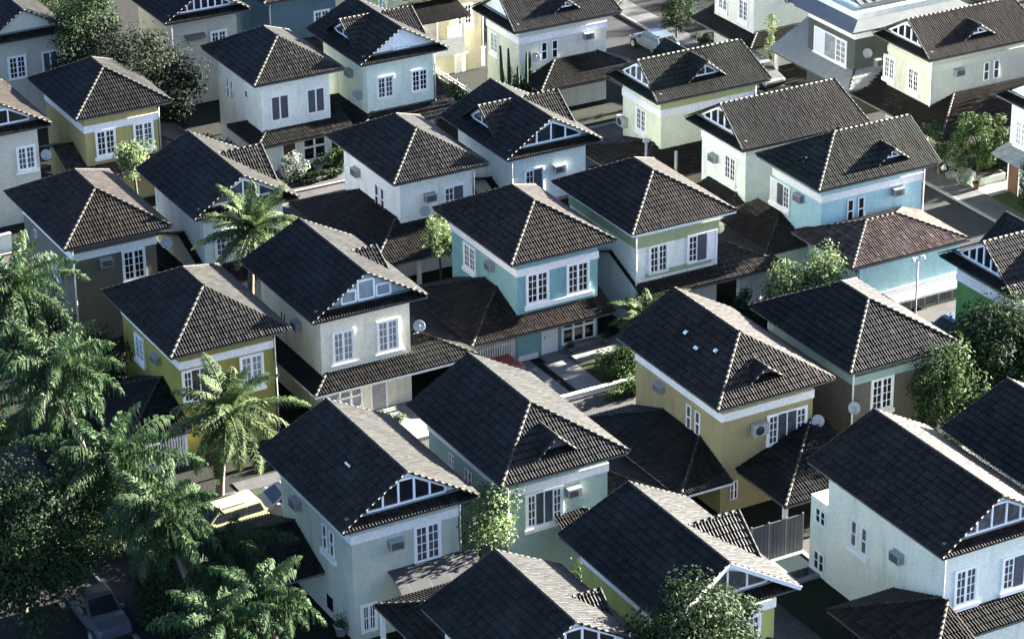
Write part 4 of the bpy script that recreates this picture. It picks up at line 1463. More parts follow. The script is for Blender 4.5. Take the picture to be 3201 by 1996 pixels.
def palm(name, label, base, top, n_fr, L, leaf, seed, droop=1.0, hang=.5, trunk_r=.16, group='palms of the estate', llen=.55, up=1.25, low=-.5, ncoco=0):
    rnd = random.Random(seed)
    b = Vector(base); tp = Vector(top) - b
    t = thing(name, label, 'palm', base, group=group)
    mb = MB()
    mid = tp * .5 + Vector((rnd.uniform(-.2, .2), rnd.uniform(-.2, .2), 0))
    pts = []; rr = []
    for k in range(15):
        s = k / 14
        p = (1 - s) ** 2 * Vector((0, 0, -.1)) + 2 * s * (1 - s) * mid + s * s * tp
        pts.append(p); rr.append(trunk_r * (1.35 - .55 * s + (.06 if k % 2 else 0)))
    mb.tube(pts, rr, 9)
    mb.build('trunk', M['palm_bark'], t)
    cr = MB()
    for k in range(n_fr):
        az = 2.39996 * k + rnd.uniform(-.25, .25)
        s = k / max(1, n_fr - 1)
        el = up + (low - up) * s ** .9 + rnd.uniform(-.12, .12)
        ln = L * rnd.uniform(.75, 1.12) * (0.85 + .3 * sin(pi * s))
        hd = Vector((cos(az), sin(az), 0))
        p = tp + Vector((0, 0, .1)); a = el
        nseg = 14; path = [p.copy()]; tang = []
        for q in range(nseg):
            a -= droop * (.03 + .15 * (q / nseg) ** 1.3) * (1.0 + .25 * rnd.random())
            a = max(a, -1.45)
            d = hd * cos(a) + Vector((0, 0, sin(a)))
            p = p + d * (ln / nseg); path.append(p.copy()); tang.append(d)
        cr.tube(path, [.035 - .028 * q / nseg for q in range(nseg + 1)], 4, cap=False)
        side = hd.cross(Vector((0, 0, 1)))
        nl = 74 if hang < .8 else 66
        for q in range(3, nl):
            f = q / nl * nseg
            i0 = min(int(f), nseg - 1)
            pp = path[i0].lerp(path[i0 + 1], f - i0); d = tang[i0]
            nrm = side.cross(d)
            lw = llen * (sin(pi * min(1, .12 + q / nl * .9)) ** .6) * rnd.uniform(.8, 1.15)
            for sg in (-1, 1):
                if hang < .8:
                    out = side * sg * .9 + d * .6 + nrm * rnd.uniform(-.3, .35)
                else:                     # plumose: leaflets stand off the midrib in several planes
                    ph = rnd.uniform(-.9, 1.1)
                    out = side * sg * cos(ph) + nrm * sin(ph) + d * .55
                out.normalize()
                w = d * (.024 if hang < .8 else .03)
                m1 = pp + out * lw * .5 + Vector((0, 0, -1)) * lw * hang * .16
                m2 = pp + out * lw * (.95 - .25 * hang) + Vector((0, 0, -1)) * lw * hang * .85
                i = len(cr.v)
                cr.v += [tuple(pp - w), tuple(pp + w), tuple(m1 + w * 1.2), tuple(m1 - w * 1.2), tuple(m2)]
                cr.f += [(i, i + 1, i + 2, i + 3), (i + 3, i + 2, i + 4)]
                cr.m += [0, 0]; cr.sm += [False, False]
                cr.uv[i] = np.array([(rnd.random() * 50, rnd.random() * 50)] * 5)
    cr.build('crown', M[leaf], t)
    dd = MB()
    for k in range(4):
        az = rnd.uniform(0, 2 * pi); hd = Vector((cos(az), sin(az), 0)); p = tp - Vector((0, 0, .15)); a = -.6; path = [p.copy()]
        for q in range(8):
            a = max(-1.5, a - .16); p = p + (hd * cos(a) + Vector((0, 0, sin(a)))) * L * .06; path.append(p.copy())
        dd.tube(path, [.03 - .003 * q for q in range(9)], 4, cap=False)
        sd = hd.cross(Vector((0, 0, 1)))
        for q in range(2, 9):
            for sg in (-1, 1):
                for j in range(3):
                    e = path[q] + sd * sg * rnd.uniform(.1, .28) - Vector((0, 0, rnd.uniform(.25, .5)))
                    w_ = Vector((.03, .03, 0)); dd.poly([path[q] - w_, path[q] + w_, e])
    dd.build('dead_fronds', M['palm_bark'], t)
    if ncoco:
        nb = MB()
        for k in range(ncoco):
            an = rnd.uniform(0, 2 * pi)
            nb.lathe(tp + Vector((.26 * cos(an), .26 * sin(an), -.12 - .18 * rnd.random())), [(.001, -.13), (.08, -.09), (.11, 0), (.08, .09), (.001, .13)], 8)
        nb.build('coconut_bunch', M['leaf_lime'], t)
    return t


# palms of the left-hand front gardens
palm('queen_palm', 'tall plume-leaved palm above the left street, highest on the left side', (40.3, 113.9, 0), (38.7, 115.3, 7.2), 32, 3.9, 'leaf_palm', 3, .85, .95, up=1.2, low=-.75, llen=.74)
palm('queen_palm', 'plume-leaved palm with upright young fronds between the wagon and the left street', (38.9, 105.0, 0), (37.9, 106.2, 6.6), 34, 3.8, 'leaf_palm', 5, .85, .95, up=1.35, low=-.8, llen=.74)
palm('queen_palm', 'plume-leaved palm leaning in front of the yellow wagon', (39.9, 100.6, 0), (38.3, 101.5, 6.3), 32, 3.3, 'leaf_palm', 9, .85, .95, up=1.15, low=-.8, llen=.6)
palm('queen_palm', 'shaded plume-leaved palm left of the low garage roof by the grey-green house', (40.4, 98.2, 0), (40.2, 99.3, 4.9), 26, 3.1, 'leaf_dark', 12, .85, .95, up=1.1, low=-.8)
palm('queen_palm', 'plume-leaved palm at the bottom edge, left of the two lowest palms', (37.8, 90.5, 0), (37.0, 92.4, 6.0), 28, 2.9, 'leaf_palm', 14, .85, .95, up=1.1, low=-.7)
palm('queen_palm', 'plume-leaved palm at the bottom edge beside the low garage roof', (40.2, 92.0, 0), (39.2, 93.3, 6.0), 28, 2.8, 'leaf_palm', 15, .85, .95, up=1.1, low=-.7)
palm('coconut_palm', 'stiff-leaved coconut palm in front of the mustard yellow house', (45.6, 112.8, 0), (44.7, 108.9, 6.2), 38, 3.4, 'leaf_coconut', 21, .72, .5, up=1.45, low=-1.1, llen=.7, ncoco=4)
palm('coconut_palm', 'sunlit coconut palm against the wall of the pearl white house', (54.6, 129.3, 0), (54.4, 127.8, 6.2), 34, 3.0, 'leaf_coconut', 24, .62, .45, up=1.45, low=-.6, llen=.66, ncoco=4)

G_TREE = 'broadleaf trees of the estate'
tree('street_tree', 'big round dark-leaved tree in the lower left corner', 'tree', (33.2, 106.2, 0), (33.2, 105.6, 4.3), (3.7, 4.1, 3.2), 70, 28000, .20, 'leaf_dark', 31, .24, G_TREE)
palm('queen_palm', 'plume-leaved palm on the left edge beside the taupe house', (41.8, 127.0, 0), (40.9, 127.2, 6.3), 30, 3.7, 'leaf_palm', 32, .8, .95, up=1.3, low=-.9, llen=.74)
tree('street_tree', 'dark tree under the palm on the left edge beside the taupe house', 'tree', (42.2, 128.6, 0), (42.0, 128.6, 3.0), (2.2, 3.0, 2.2), 34, 9000, .19, 'leaf_dark', 32, .2, G_TREE)
tree('street_tree', 'low dark tree filling the gap left of the mustard yellow house', 'tree', (43.6, 124.2, 0), (43.6, 123.8, 2.6), (1.9, 2.4, 2.0), 26, 5000, .17, 'leaf_dark', 33, .16, G_TREE)
tree('street_tree', 'small tree at the left edge above the dark street', 'tree', (36.0, 117.8, 0), (35.9, 118.0, 3.4), (1.8, 1.6, 1.2), 18, 3200, .17, 'leaf_mid', 34, .14, G_TREE)
tree('garden_tree', 'large dark tree on the right in front of the green walled house', 'tree', (81.0, 100.0, 0), (82.0, 99.4, 3.7), (3.0, 3.0, 2.9), 60, 22000, .21, 'leaf_dark', 35, .25, G_TREE)
tree('garden_tree', 'brighter leafy tree overlapping the right corner of the umber house', 'tree', (77.4, 97.2, 0), (77.1, 97.4, 3.9), (1.6, 1.7, 2.5), 30, 6000, .18, 'leaf_mid', 36, .16, G_TREE)
tree('garden_tree', 'dark tree at the right edge above the slate roof', 'tree', (85.2, 98.0, 0), (85.4, 98.0, 4.1), (2.4, 2.6, 2.9), 34, 9000, .18, 'leaf_dark', 37, .2, G_TREE)
tree('garden_tree', 'dark glossy tree at the bottom edge before the olive yellow house', 'tree', (53.2, 82.0, 0), (53.1, 82.2, 6.1), (2.5, 2.1, 2.1), 36, 10500, .19, 'leaf_dark', 38, .2, G_TREE)
tree('garden_tree', 'light green open-crowned tree by the left wall of the celadon house', 'tree', (52.0, 98.4, 0), (51.9, 97.5, 4.3), (1.6, 1.5, 1.9), 26, 2600, .17, 'leaf_lime', 39, .10, G_TREE, hollow=.3)
tree('blossom_tree', 'slender pale blossoming tree between the teal house and its white neighbour', 'tree', (65.6, 128.0, 0), (65.2, 127.5, 3.6), (.85, .85, 1.35), 22, 3200, .14, 'leaf_lime', 40, .07, G_TREE, hollow=.2)
tree('blossom_tree', 'yellow-green flowering tree in front of the straw yellow house', 'tree', (55.1, 146.4, 0), (55.0, 146.4, 3.9), (1.2, 1.0, 1.35), 22, 2800, .16, 'leaf_lime', 41, .09, G_TREE, hollow=.2)
tree('garden_tree', 'tall dark tree in the shade at the top left', 'tree', (58.9, 163.0, 0), (58.7, 163.2, 5.4), (2.2, 2.3, 3.9), 40, 9000, .2, 'leaf_dark', 42, .22, G_TREE)
tree('garden_tree', 'dark spreading tree below the top left houses', 'tree', (60.2, 156.6, 0), (59.6, 155.9, 4.3), (3.9, 3.0, 3.3), 44, 15000, .2, 'leaf_brown', 43, .2, G_TREE)
tree('garden_tree', 'dark tree behind the old cream corner house at the top', 'tree', (60.8, 172.0, 0), (60.8, 172.0, 5.0), (2.6, 2.4, 3.4), 30, 6500, .2, 'leaf_mid', 44, .2, G_TREE)
tree('street_tree', 'olive leafed tree between the buff cream house and the right street', 'tree', (101.6, 126.6, 0), (100.9, 126.0, 2.6), (1.8, 1.4, 1.7), 30, 6000, .17, 'leaf_mid', 45, .15, G_TREE)
tree('street_tree', 'dark tree at the kerb of the right street beyond the light blue house', 'tree', (99.4, 127.6, 0), (99.0, 128.0, 1.9), (1.3, 1.3, 1.4), 20, 3500, .16, 'leaf_dark', 46, .12, G_TREE)
tree('clipped_tree', 'round clipped tree beside the top right street', 'tree', (98.6, 156.3, 0), (98.6, 156.3, 2.0), (1.15, 1.15, 1.2), 26, 4200, .14, 'leaf_dark', 47, .07, G_TREE, clump_r=.4)
tree('garden_tree', 'dark tree mass behind the columns at the top right', 'tree', (97.2, 164.5, 0), (97.4, 164.5, 3.0), (2.6, 2.4, 2.6), 26, 6000, .2, 'leaf_dark', 48, .2, G_TREE)
tree('garden_tree', 'leafy tree between the maize yellow and ivory houses at the top', 'tree', (84.9, 165.5, 0), (84.8, 165.2, 4.2), (1.6, 1.6, 2.0), 20, 3500, .19, 'leaf_mid', 49, .15, G_TREE)
tree('cypress', 'slim dark cypress at the right edge by the wooden door', 'tree', (100.2, 120.4, 0), (100.2, 120.4, 1.8), (.38, .38, 1.9), 20, 2600, .12, 'leaf_dark', 50, .06, G_TREE, limbs=False)

G_BUSH = 'shrubs and bushes in the gardens'
bush = lambda label, base, rad, n, size, leaf, seed, name='shrub', cat='shrub', hz=None: tree(name, label, cat, base, (base[0], base[1], base[2] + (hz or rad[2] * .8)), rad, max(8, n // 170), n, size, leaf, seed, .05, G_BUSH, .5, limbs=False, hollow=.3)
bush('silvery round bush left of the door of the grey-shuttered house', (65.3, 146.9, .06), (.95, .75, .95), 2400, .15, 'leaf_silver', 61)
bush('dark green bush right of the door of the grey-shuttered house', (68.6, 146.9, .06), (.9, .7, .9), 2200, .15, 'leaf_mid', 62)
bush('low dark hedge along the lane below the grey-shuttered house', (66.4, 145.9, .06), (2.0, .35, .4), 2000, .13, 'leaf_dark', 63, 'hedge', 'hedge')
bush('feathery bright hedge beside the lawn of the teal house', (69.0, 113.9, 0), (1.5, .8, .95), 4200, .15, 'leaf_mid', 64, 'hedge', 'hedge')
bush('low hedge in the lane left of the ochre house', (68.6, 111.9, 0), (2.0, .7, .45), 2600, .14, 'leaf_mid', 65, 'hedge', 'hedge')
bush('sunlit light green shrub by the light blue garage, left of a taller one', (79.7, 115.0, 0), (1.2, 1.0, 1.7), 4600, .17, 'leaf_lime', 66, hz=2.1)
bush('taller green shrub in front of the light blue garage roof', (81.8, 114.6, 0), (1.3, 1.0, 1.8), 5000, .17, 'leaf_lime', 67, hz=2.3)
bush('dark shrub left of the white gate near the sage banded house', (77.5, 115.9, 0), (.75, .7, 1.1), 1800, .15, 'leaf_dark', 68)
bush('dark shrubs between the straw yellow house and the grey-shuttered house', (61.9, 151.6, 0), (1.2, 1.9, 1.2), 3000, .18, 'leaf_dark', 69)
bush('green clump on the roof edge between taupe and pearl white houses', (51.9, 139.6, 0), (.8, 1.2, 2.4), 2600, .15, 'leaf_lime', 70, hz=2.2)
bush('dark hedge behind the mint white house', (79.2, 152.2, 0), (.7, 2.4, 1.1), 3600, .16, 'leaf_mid', 71, 'hedge', 'hedge')
bush('bright little bush beside the icy white house', (70.6, 139.0, 0), (.6, .6, 1.1), 1200, .15, 'leaf_lime', 72)
bush('trailing bush by the door of the cream house', (54.4, 113.9, 0), (1.5, .5, 1.0), 2400, .15, 'leaf_mid', 73)
bush('shrub at the garden wall between olive yellow and celadon houses', (54.6, 94.4, 0), (1.2, .8, 1.6), 2600, .15, 'leaf_mid', 74)
bush('shrub before the right carport of the buff cream house', (103.4, 126.9, 0), (1.5, .8, 1.4), 3000, .15, 'leaf_mid', 75)
bush('pale flowering shrub by the planter at the right street', (99.6, 125.9, .09), (.6, .9, .8), 1600, .13, 'leaf_silver', 76)
bush('small dark shrub at the foot of the clipped tree', (99.6, 154.2, .09), (.9, .8, .5), 1500, .13, 'leaf_dark', 77)
bush('dark undergrowth along the left pavement under the palms', (40.6, 107.2, 0), (1.1, 3.0, .7), 4200, .16, 'leaf_dark', 78, 'hedge', 'hedge')
bush('dark undergrowth beside the low garage roof at the lower left', (40.2, 96.2, 0), (1.0, 2.4, .8), 3200, .16, 'leaf_dark', 79, 'hedge', 'hedge')
bush('leafy border in front of the taupe house', (43.2, 131.0, 0), (1.1, 2.2, 1.0), 2800, .16, 'leaf_mid', 80, 'hedge', 'hedge')

bush('dense dark shrubs along the left kerb between the two front palms', (38.6, 102.6, .08), (1.1, 2.6, 1.7), 5200, .18, 'leaf_dark', 81)
bush('dense dark shrubs along the left kerb at the bottom edge', (38.4, 96.6, .08), (1.2, 2.6, 1.9), 5200, .18, 'leaf_dark', 82)
bush('dark shrubs along the left kerb under the highest palm', (38.6, 110.6, .08), (1.1, 2.6, 1.6), 4600, .18, 'leaf_dark', 83)
bush('dark shrubs left of the low garage roof of the mustard yellow house', (40.4, 117.6, 0), (1.3, 2.6, 1.7), 4600, .18, 'leaf_dark', 84)
palm('areca_palm', 'bushy yellow-green palm clump between the teal and sage banded houses', (71.7, 116.0, 0), (71.7, 116.0, 1.2), 30, 2.6, 'leaf_coconut', 91, .9, .4, trunk_r=.08, llen=.5, up=1.5, low=.35, group=None)
palm('areca_palm', 'small palm in the gap behind the grey-green house', (51.4, 105.9, 0), (51.4, 105.9, .5), 14, 1.5, 'leaf_coconut', 92, .9, .4, trunk_r=.07, llen=.4, up=1.4, low=.2, group=None)

# the candelabra cactus by the ivory house
t = thing('candelabra_cactus', 'tall branching dark cactus by the corner of the ivory house', 'cactus', (82.2, 149.0, 0))
mb = MB()
rnd = random.Random(5)
for k in range(13):
    an = 2.4 * k; r_ = .25 + .9 * rnd.random(); h_ = rnd.uniform(2.2, 4.9)
    a = Vector((.15 * cos(an), .15 * sin(an), .4 + .08 * k)); b = Vector((r_ * cos(an), r_ * sin(an), a.z + r_ * .8)); c = Vector((r_ * 1.15 * cos(an), r_ * 1.15 * sin(an), max(b.z + .6, h_)))
    mb.tube([a, b, b.lerp(c, .5), c], [.11, .12, .12, .06], 6)
mb.build('stem', M['leaf_dark'], t)
mb = MB(); mb.tube([(0, 0, -.05), (0, 0, 1.6)], [.16, .12], 8); mb.build('trunk', M['bark'], t)
cr = MB()
for _ in range(2600):
    d = Vector((rnd.gauss(0, .45), rnd.gauss(0, .45), 1.3 + rnd.gauss(0, .75)))
    if d.z > .05: add_leaf(cr, d, Vector((d.x, d.y, .6)), .17, rnd)
cr.build('crown', M['leaf_dark'], t)
# slender yellow plant by the pale awning
t = thing('climbing_plant', 'thin pale green climber on a pole by the pale tiled awning', 'plant', (99.9, 146.6, 0))
mb = MB(); mb.tube([(0, 0, -.05), (0, .1, 1.8), (.05, .1, 4.4)], [.05, .045, .03], 6); mb.build('stem', M['bark'], t)
cr = MB()
for _ in range(900):
    z = rnd.uniform(.6, 4.5); r_ = .1 + .3 * abs(sin(z * 2.1))
    add_leaf(cr, Vector((rnd.gauss(0, r_ * .6), .1 + rnd.gauss(0, r_ * .6), z)), Vector((rnd.gauss(0, 1), rnd.gauss(0, 1), .5)), .14, rnd)
cr.build('crown', M['leaf_lime'], t)

# unseen trees added past the right-hand street to cast shade over it
for k, (x, y, h) in enumerate(((113.5, 127.6, 7.5), (127, 146.5, 9.0), (130, 150.5, 9.5), (132, 154.5, 9.5), (135, 159, 10), (139, 164, 10))):
    tree('added_shade_tree', 'unseen tree added to shade the right-hand street', 'tree', (x, y, 0), (x, y, h * .58), (2.4, 2.5, h * .42), 30, 3600, .38, 'leaf_dark', 120 + k, .25, 'unseen trees added to shade the right-hand street')

# ---------------------------------------------------------------- vehicles
def paint(name, col, rough=.25):
    m = plain(name, col, rough, spec=.5)
    m.node_tree.nodes['Principled BSDF'].inputs['Coat Weight'].default_value = .25
    m.node_tree.nodes['Principled BSDF'].inputs['Coat Roughness'].default_value = .08
    return m


M['p_yellow'] = paint('pale_yellow_paint', (.36, .35, .19))
M['p_navy'] = paint('dark_blue_grey_paint', (.06, .068, .085))
M['p_red'] = paint('dark_red_paint', (.009, .002, .003))
M['p_silver'] = paint('silver_blue_paint', (.09, .12, .15))
M['p_white'] = paint('white_paint', (.30, .31, .31))
M['lamp_red'] = plain('tail_lamp', (.30, .015, .012), .2)
M['lamp_clear'] = plain('head_lamp', (.75, .76, .74), .12)


def loft(mb, secs, mi=0):
    """secs: list of closed rings (same length); capped"""
    idx = []
    for r in secs:
        i = len(mb.v); mb.v += [tuple(p) for p in r]; idx.append(i)
    n = len(secs[0])
    for k in range(len(idx) - 1):
        a, b = idx[k], idx[k + 1]
        for j in range(n):
            j2 = (j + 1) % n
            mb.f.append((a + j, a + j2, b + j2, b + j)); mb.m.append(mi); mb.sm.append(True)
    mb.f.append(tuple(idx[0] + j for j in reversed(range(n)))); mb.m.append(mi); mb.sm.append(False)
    mb.f.append(tuple(idx[-1] + j for j in range(n))); mb.m.append(mi); mb.sm.append(False)


def car(name, label, cat, loc, rz, kind, paint_mat):
    """nose along +x of the car's own frame"""
    t = thing(name, label, cat, loc, rz, None)
    hw = .84
    if kind == 'wagon':
        st = [(-2.1, .74, .42, .92), (-2.02, .81, .30, .98), (-1.2, .84, .26, 1.0), (0, .85, .25, .98), (1.0, .84, .26, .95), (1.75, .80, .28, .80), (2.0, .76, .32, .72), (2.08, .66, .42, .62)]
        cab = (-2.0, -1.72, .42, 1.12, 1.48); L = 2.1
    elif kind == 'pickup':
        st = [(-2.5, .84, .45, .98), (-2.45, .88, .42, 1.02), (-.7, .90, .38, 1.02), (.4, .90, .36, 1.04), (1.5, .88, .38, 1.02), (2.2, .84, .42, .92), (2.35, .72, .5, .8)]
        cab = (-.75, -.5, .35, 1.15, 1.66); L = 2.5
    else:
        st = [(-1.9, .70, .42, .88), (-1.82, .79, .30, .95), (-1.0, .83, .26, .96), (0, .84, .25, .95), (.95, .83, .26, .92), (1.6, .79, .28, .78), (1.88, .74, .32, .70), (1.95, .64, .42, .60)]
        cab = (-1.75, -1.25, .30, 1.02, 1.42); L = 1.95
    mb = MB(); rings = []
    for x, w, zl, zb in st:
        h = zb - zl
        rings.append([(x, -w * .86, zl), (x, -w * .97, zl + h * .18), (x, -w, zl + h * .55), (x, -w * .97, zl + h * .86), (x, -w * .86, zb),
                      (x, w * .86, zb), (x, w * .97, zl + h * .86), (x, w, zl + h * .55), (x, w * .97, zl + h * .18), (x, w * .86, zl)])
    loft(mb, rings)
    x0, x1, x2, x3, zt = cab
    zb = .93 if kind != 'pickup' else 1.0
    b = .78; tw = .62
    base = [(x0, -b, zb), (x3, -b, zb), (x3, b, zb), (x0, b, zb)]
    mid = [(x1 - .05, -tw - .03, zt - .06), (x2 + .08, -tw - .03, zt - .06), (x2 + .08, tw + .03, zt - .06), (x1 - .05, tw + .03, zt - .06)]
    top = [(x1 + .1, -tw + .07, zt), (x2 - .1, -tw + .07, zt), (x2 - .1, tw - .07, zt), (x1 + .1, tw - .07, zt)]
    loft(mb, [base, mid, top])
    body = mb.build('body', paint_mat, t)
    for p in body.data.polygons:
        p.use_smooth = False
    # glass set just proud of the cabin planes
    g = MB()

    def quad(a, b_, c, d, inset, nrm):
        ce = (Vector(a) + Vector(b_) + Vector(c) + Vector(d)) / 4
        g.poly([tuple(ce + (Vector(p) - ce) * inset + Vector(nrm) * .012) for p in (a, b_, c, d)])
    quad(base[1], base[2], mid[2], mid[1], .86, (.8, 0, .5))
    quad(base[3], base[0], mid[0], mid[3], .84, (-.8, 0, .5))
    for s in (0, 1):
        A, B_, Cc, D_ = (base[0], base[1], mid[1], mid[0]) if s == 0 else (base[3], base[2], mid[2], mid[3])
        A, B_, Cc, D_ = [Vector(p) for p in (A, B_, Cc, D_)]
        ny = -1 if s == 0 else 1
        cuts = [0.03, .34, .66, .96] if kind == 'wagon' else ([.06, .94] if kind == 'pickup' else [.05, .5, .95])
        for k in range(len(cuts) - 1):
            f0, f1 = cuts[k] + .015, cuts[k + 1] - .015
            lo0 = A.lerp(B_, f0); lo1 = A.lerp(B_, f1); hi0 = D_.lerp(Cc, f0); hi1 = D_.lerp(Cc, f1)
            q = [lo0.lerp(hi0, .10), lo1.lerp(hi1, .10), lo1.lerp(hi1, .88), lo0.lerp(hi0, .88)]
            g.poly([tuple(p + Vector((0, ny * .012, .004))) for p in q])
    g.build('glass', M['glass'], t)
    if kind == 'pickup':
        bd = MB(); bd.box(-2.35, -.85, -.72, .72, 1.022, 1.03); bd.build('load_bed', M['black'], t)
        rl = MB()
        for s in (-1, 1): rl.box(-2.4, -.8, s * .80 - .05, s * .80 + .05, 1.0, 1.12)
        rl.box(-2.45, -2.36, -.8, .8, 1.0, 1.12); rl.build('bed_rail', paint_mat, t)
    if kind == 'wagon':
        rr = MB()
        for s in (-1, 1):
            rr.tube([(x1 + .1, s * .52, zt + .05), (x2 - .15, s * .52, zt + .05)], .022, 6)
        rr.build('roof_rail', M['metal_dark'], t)
    wr = .31 if kind != 'pickup' else .37
    for fx in (-.62, .66):
        for s in (-1, 1):
            c = Vector((fx * L, s * (hw - .06), wr))
            ax = Matrix.Rotation(pi / 2 * -s, 4, 'X')
            w = MB(); w.lathe(c, [(.001, -.02), (wr * .62, -.02), (wr * .95, -.02), (wr, .03), (wr, .15), (wr * .95, .19), (wr * .66, .19)], 20, axis=ax)
            wo = w.build('wheel', M['rubber'], t)
            r_ = MB(); r_.lathe(c, [(wr * .66, .18), (wr * .6, .16), (wr * .15, .175), (.001, .18)], 14, axis=ax)
            r_.build('rim', M['metal_grey'], wo)
    for s in (-1, 1):
        h = MB(); h.box(st[-2][0] + .0, st[-2][0] + .05, s * .62 - .14, s * .62 + .14, .52, .66); h.build('headlight', M['lamp_clear'], t)
        h = MB(); h.box(st[0][0] - .035, st[0][0] + .02, s * .62 - .09, s * .62 + .09, .62, .84); h.build('tail_light', M['lamp_red'], t)
        h = MB(); h.box(x3 - .34, x3 - .2, min(s * .80, s * .96), max(s * .80, s * .96), zb - .02, zb + .12); h.build('mirror', paint_mat, t)
    bm = MB(); bm.box(st[-1][0] - .04, st[-1][0] + .05, -.7, .7, .34, .5); bm.build('bumper', M['black'], t)
    bm = MB(); bm.box(st[0][0] - .06, st[0][0] + .03, -.72, .72, .34, .5); bm.build('bumper', M['black'], t)
    return t


car('station_wagon', 'pale yellow station wagon with roof rails parked under the palms', 'car', (44.2, 109.25, -.02), radians(184), 'wagon', M['p_yellow'])
car('parked_car', 'white car partly hidden by the low garage roof behind the yellow wagon', 'car', (47.7, 109.5, -.02), radians(175), 'hatch', M['p_white'])
car('pickup_truck', 'dark blue-grey pickup truck at the kerb of the left street', 'pickup', (36.1, 104.6, -.02), radians(-90), 'pickup', M['p_navy'])
car('parked_car', 'dark red car in the carport driveway of the teal house', 'car', (63.1, 115.5, -.02), radians(-88), 'hatch', M['p_red'])
car('parked_car', 'silver blue car on the street at the top, right of the ivory house', 'car', (96.3, 155.3, -.02), radians(92), 'hatch', M['p_silver'])
car('parked_car', 'white van-like car beside the pale tiled awning at the upper right', 'car', (98.9, 146.6, .09), radians(-90), 'wagon', M['p_white'])
car('parked_car', 'silver grey car in the shadow between the light blue garage and the green walled house', 'car', (86.2, 108.6, -.02), radians(185), 'hatch', M['p_silver'])

# ---------------------------------------------------------------- walls, gates, poles and small things
def fence(name, label, cat, p, q, h, mat, style='picket', step=.14, zb=0.0):
    p = Vector((*p, zb)); q = Vector((*q, zb)); d = q - p; L = d.length; d.normalize()
    t = thing(name, label, cat, tuple(p), math.atan2(d.y, d.x))
    if style == 'picket':
        b = MB(); k = int(L / step)
        for a in range(k + 1):
            x = L * a / k; b.box(x - .04, x + .04, -.015, .015, .06, h)
        b.build('pickets', M[mat], t)
        r_ = MB()
        for z in (.2, h * .55, h - .25): r_.box(0, L, .016, .05, z, z + .06)
        r_.build('rail', M[mat], t)
        for x in (0, L):
            c = MB(); c.box(x - .07, x + .07, -.07, .07, -.05, h + .1); c.build('post', M[mat], t)
    elif style == 'panel':
        k = max(1, int(round(L / .85)))
        for a in range(k):
            b = MB(); b.box(L * a / k + .04, L * (a + 1) / k - .04, -.02, .02, .05, h)
            for s in range(1, 4):
                x = L * a / k + .04 + (L / k - .08) * s / 4
                b.box(x - .01, x + .01, -.035, -.021, .08, h - .05)
            b.build('panel', M[mat], t)
        for a in range(k + 1):
            c = MB(); c.box(L * a / k - .035, L * a / k + .035, -.04, .04, -.05, h + .06); c.build('post', M['metal_grey'], t)
    else:
        b = MB(); b.box(0, L, -.09, .09, -.05, h); b.build('wall', M[mat], t)
        c = MB(); c.box(-.03, L + .03, -.13, .13, h + .002, h + .06); c.build('coping', M['trim'], t)
    return t


fence('picket_gate', 'white picket gate closing the carport of the teal house', 'gate', (61.8, 118.4), (64.9, 118.4), 1.75, 'frame')
fence('picket_gate', 'white picket gate under the low garage roof of the mustard yellow house', 'gate', (42.5, 116.3), (45.4, 116.3), 1.7, 'frame')
fence('picket_gate', 'white gate right of the sage banded house', 'gate', (78.4, 117.6), (80.9, 118.3), 1.8, 'frame')
fence('picket_gate', 'white gate in the shade left of the cream house', 'gate', (51.2, 114.4), (53.0, 114.6), 1.5, 'frame')
fence('metal_fence', 'grey panelled fence between the olive yellow and chalk white houses', 'fence', (63.8, 94.1), (66.6, 94.1), 2.0, 'steel_roof', 'panel')
fence('garden_wall', 'low white garden wall in front of the teal house driveway', 'wall', (64.6, 112.86), (69.1, 112.86), .28, 'trim', 'solid')
fence('garden_wall', 'plain rendered wall behind the celadon house garage', 'wall', (58.9, 108.0), (61.9, 108.0), 1.6, 'w_chalk', 'solid')
fence('garden_wall', 'rendered boundary wall left of the celadon house', 'wall', (51.5, 95.9), (51.5, 99.8), 1.9, 'w_greygreen', 'solid')
fence('garden_wall', 'white yard wall behind the mint white house', 'wall', (82.6, 158.3), (85.0, 158.7), 1.2, 'w_chalk', 'solid')
fence('garden_wall', 'grey wall at the left edge under the linen house', 'wall', (44.0, 145.6), (47.0, 145.6), 1.0, 'w_chalk', 'solid')
fence('garden_wall', 'white wall with railing at the corner of the light blue house', 'wall', (91.2, 118.4), (91.2, 123.4), .9, 'trim', 'solid')
fence('handrail', 'thin white handrail on the roof edge beside the mint white house', 'railing', (80.9, 158.6), (80.9, 152.2), 1.0, 'frame', 'picket', 1.2)
fence('slat_fence', 'dark slatted fence under the white ledge of the light blue garage', 'fence', (85.6, 112.9), (90.2, 112.9), .72, 'soffit', 'panel')
t = thing('ledge', 'grey ledge roof under the light blue garage wall', 'canopy', (84.0, 112.7, .75))
mb = MB(); mb.box(0, 6.3, 0, .98, 0, .06); mb.build('slab', M['concrete'], t)
mb = MB(); mb.box(0, 6.3, -.06, -.003, -.06, .08); mb.build('fascia', M['trim'], t)

t = thing('swimming_pool', 'tiny blue pool beside the grey panelled fence', 'pool', (64.9, 92.0, 0))
mb = MB(); mb.box(0, 1.5, 0, 1.8, -.02, .08); mb.build('water', M['pool'], t)
mb = MB(); mb.box(-.25, 1.75, -.25, -.003, -.02, .12); mb.box(-.25, 1.75, 1.803, 2.05, -.02, .12); mb.box(-.25, -.003, 0, 1.8, -.02, .118); mb.box(1.503, 1.75, 0, 1.8, -.02, .118)
mb.build('rim', M['concrete'], t)

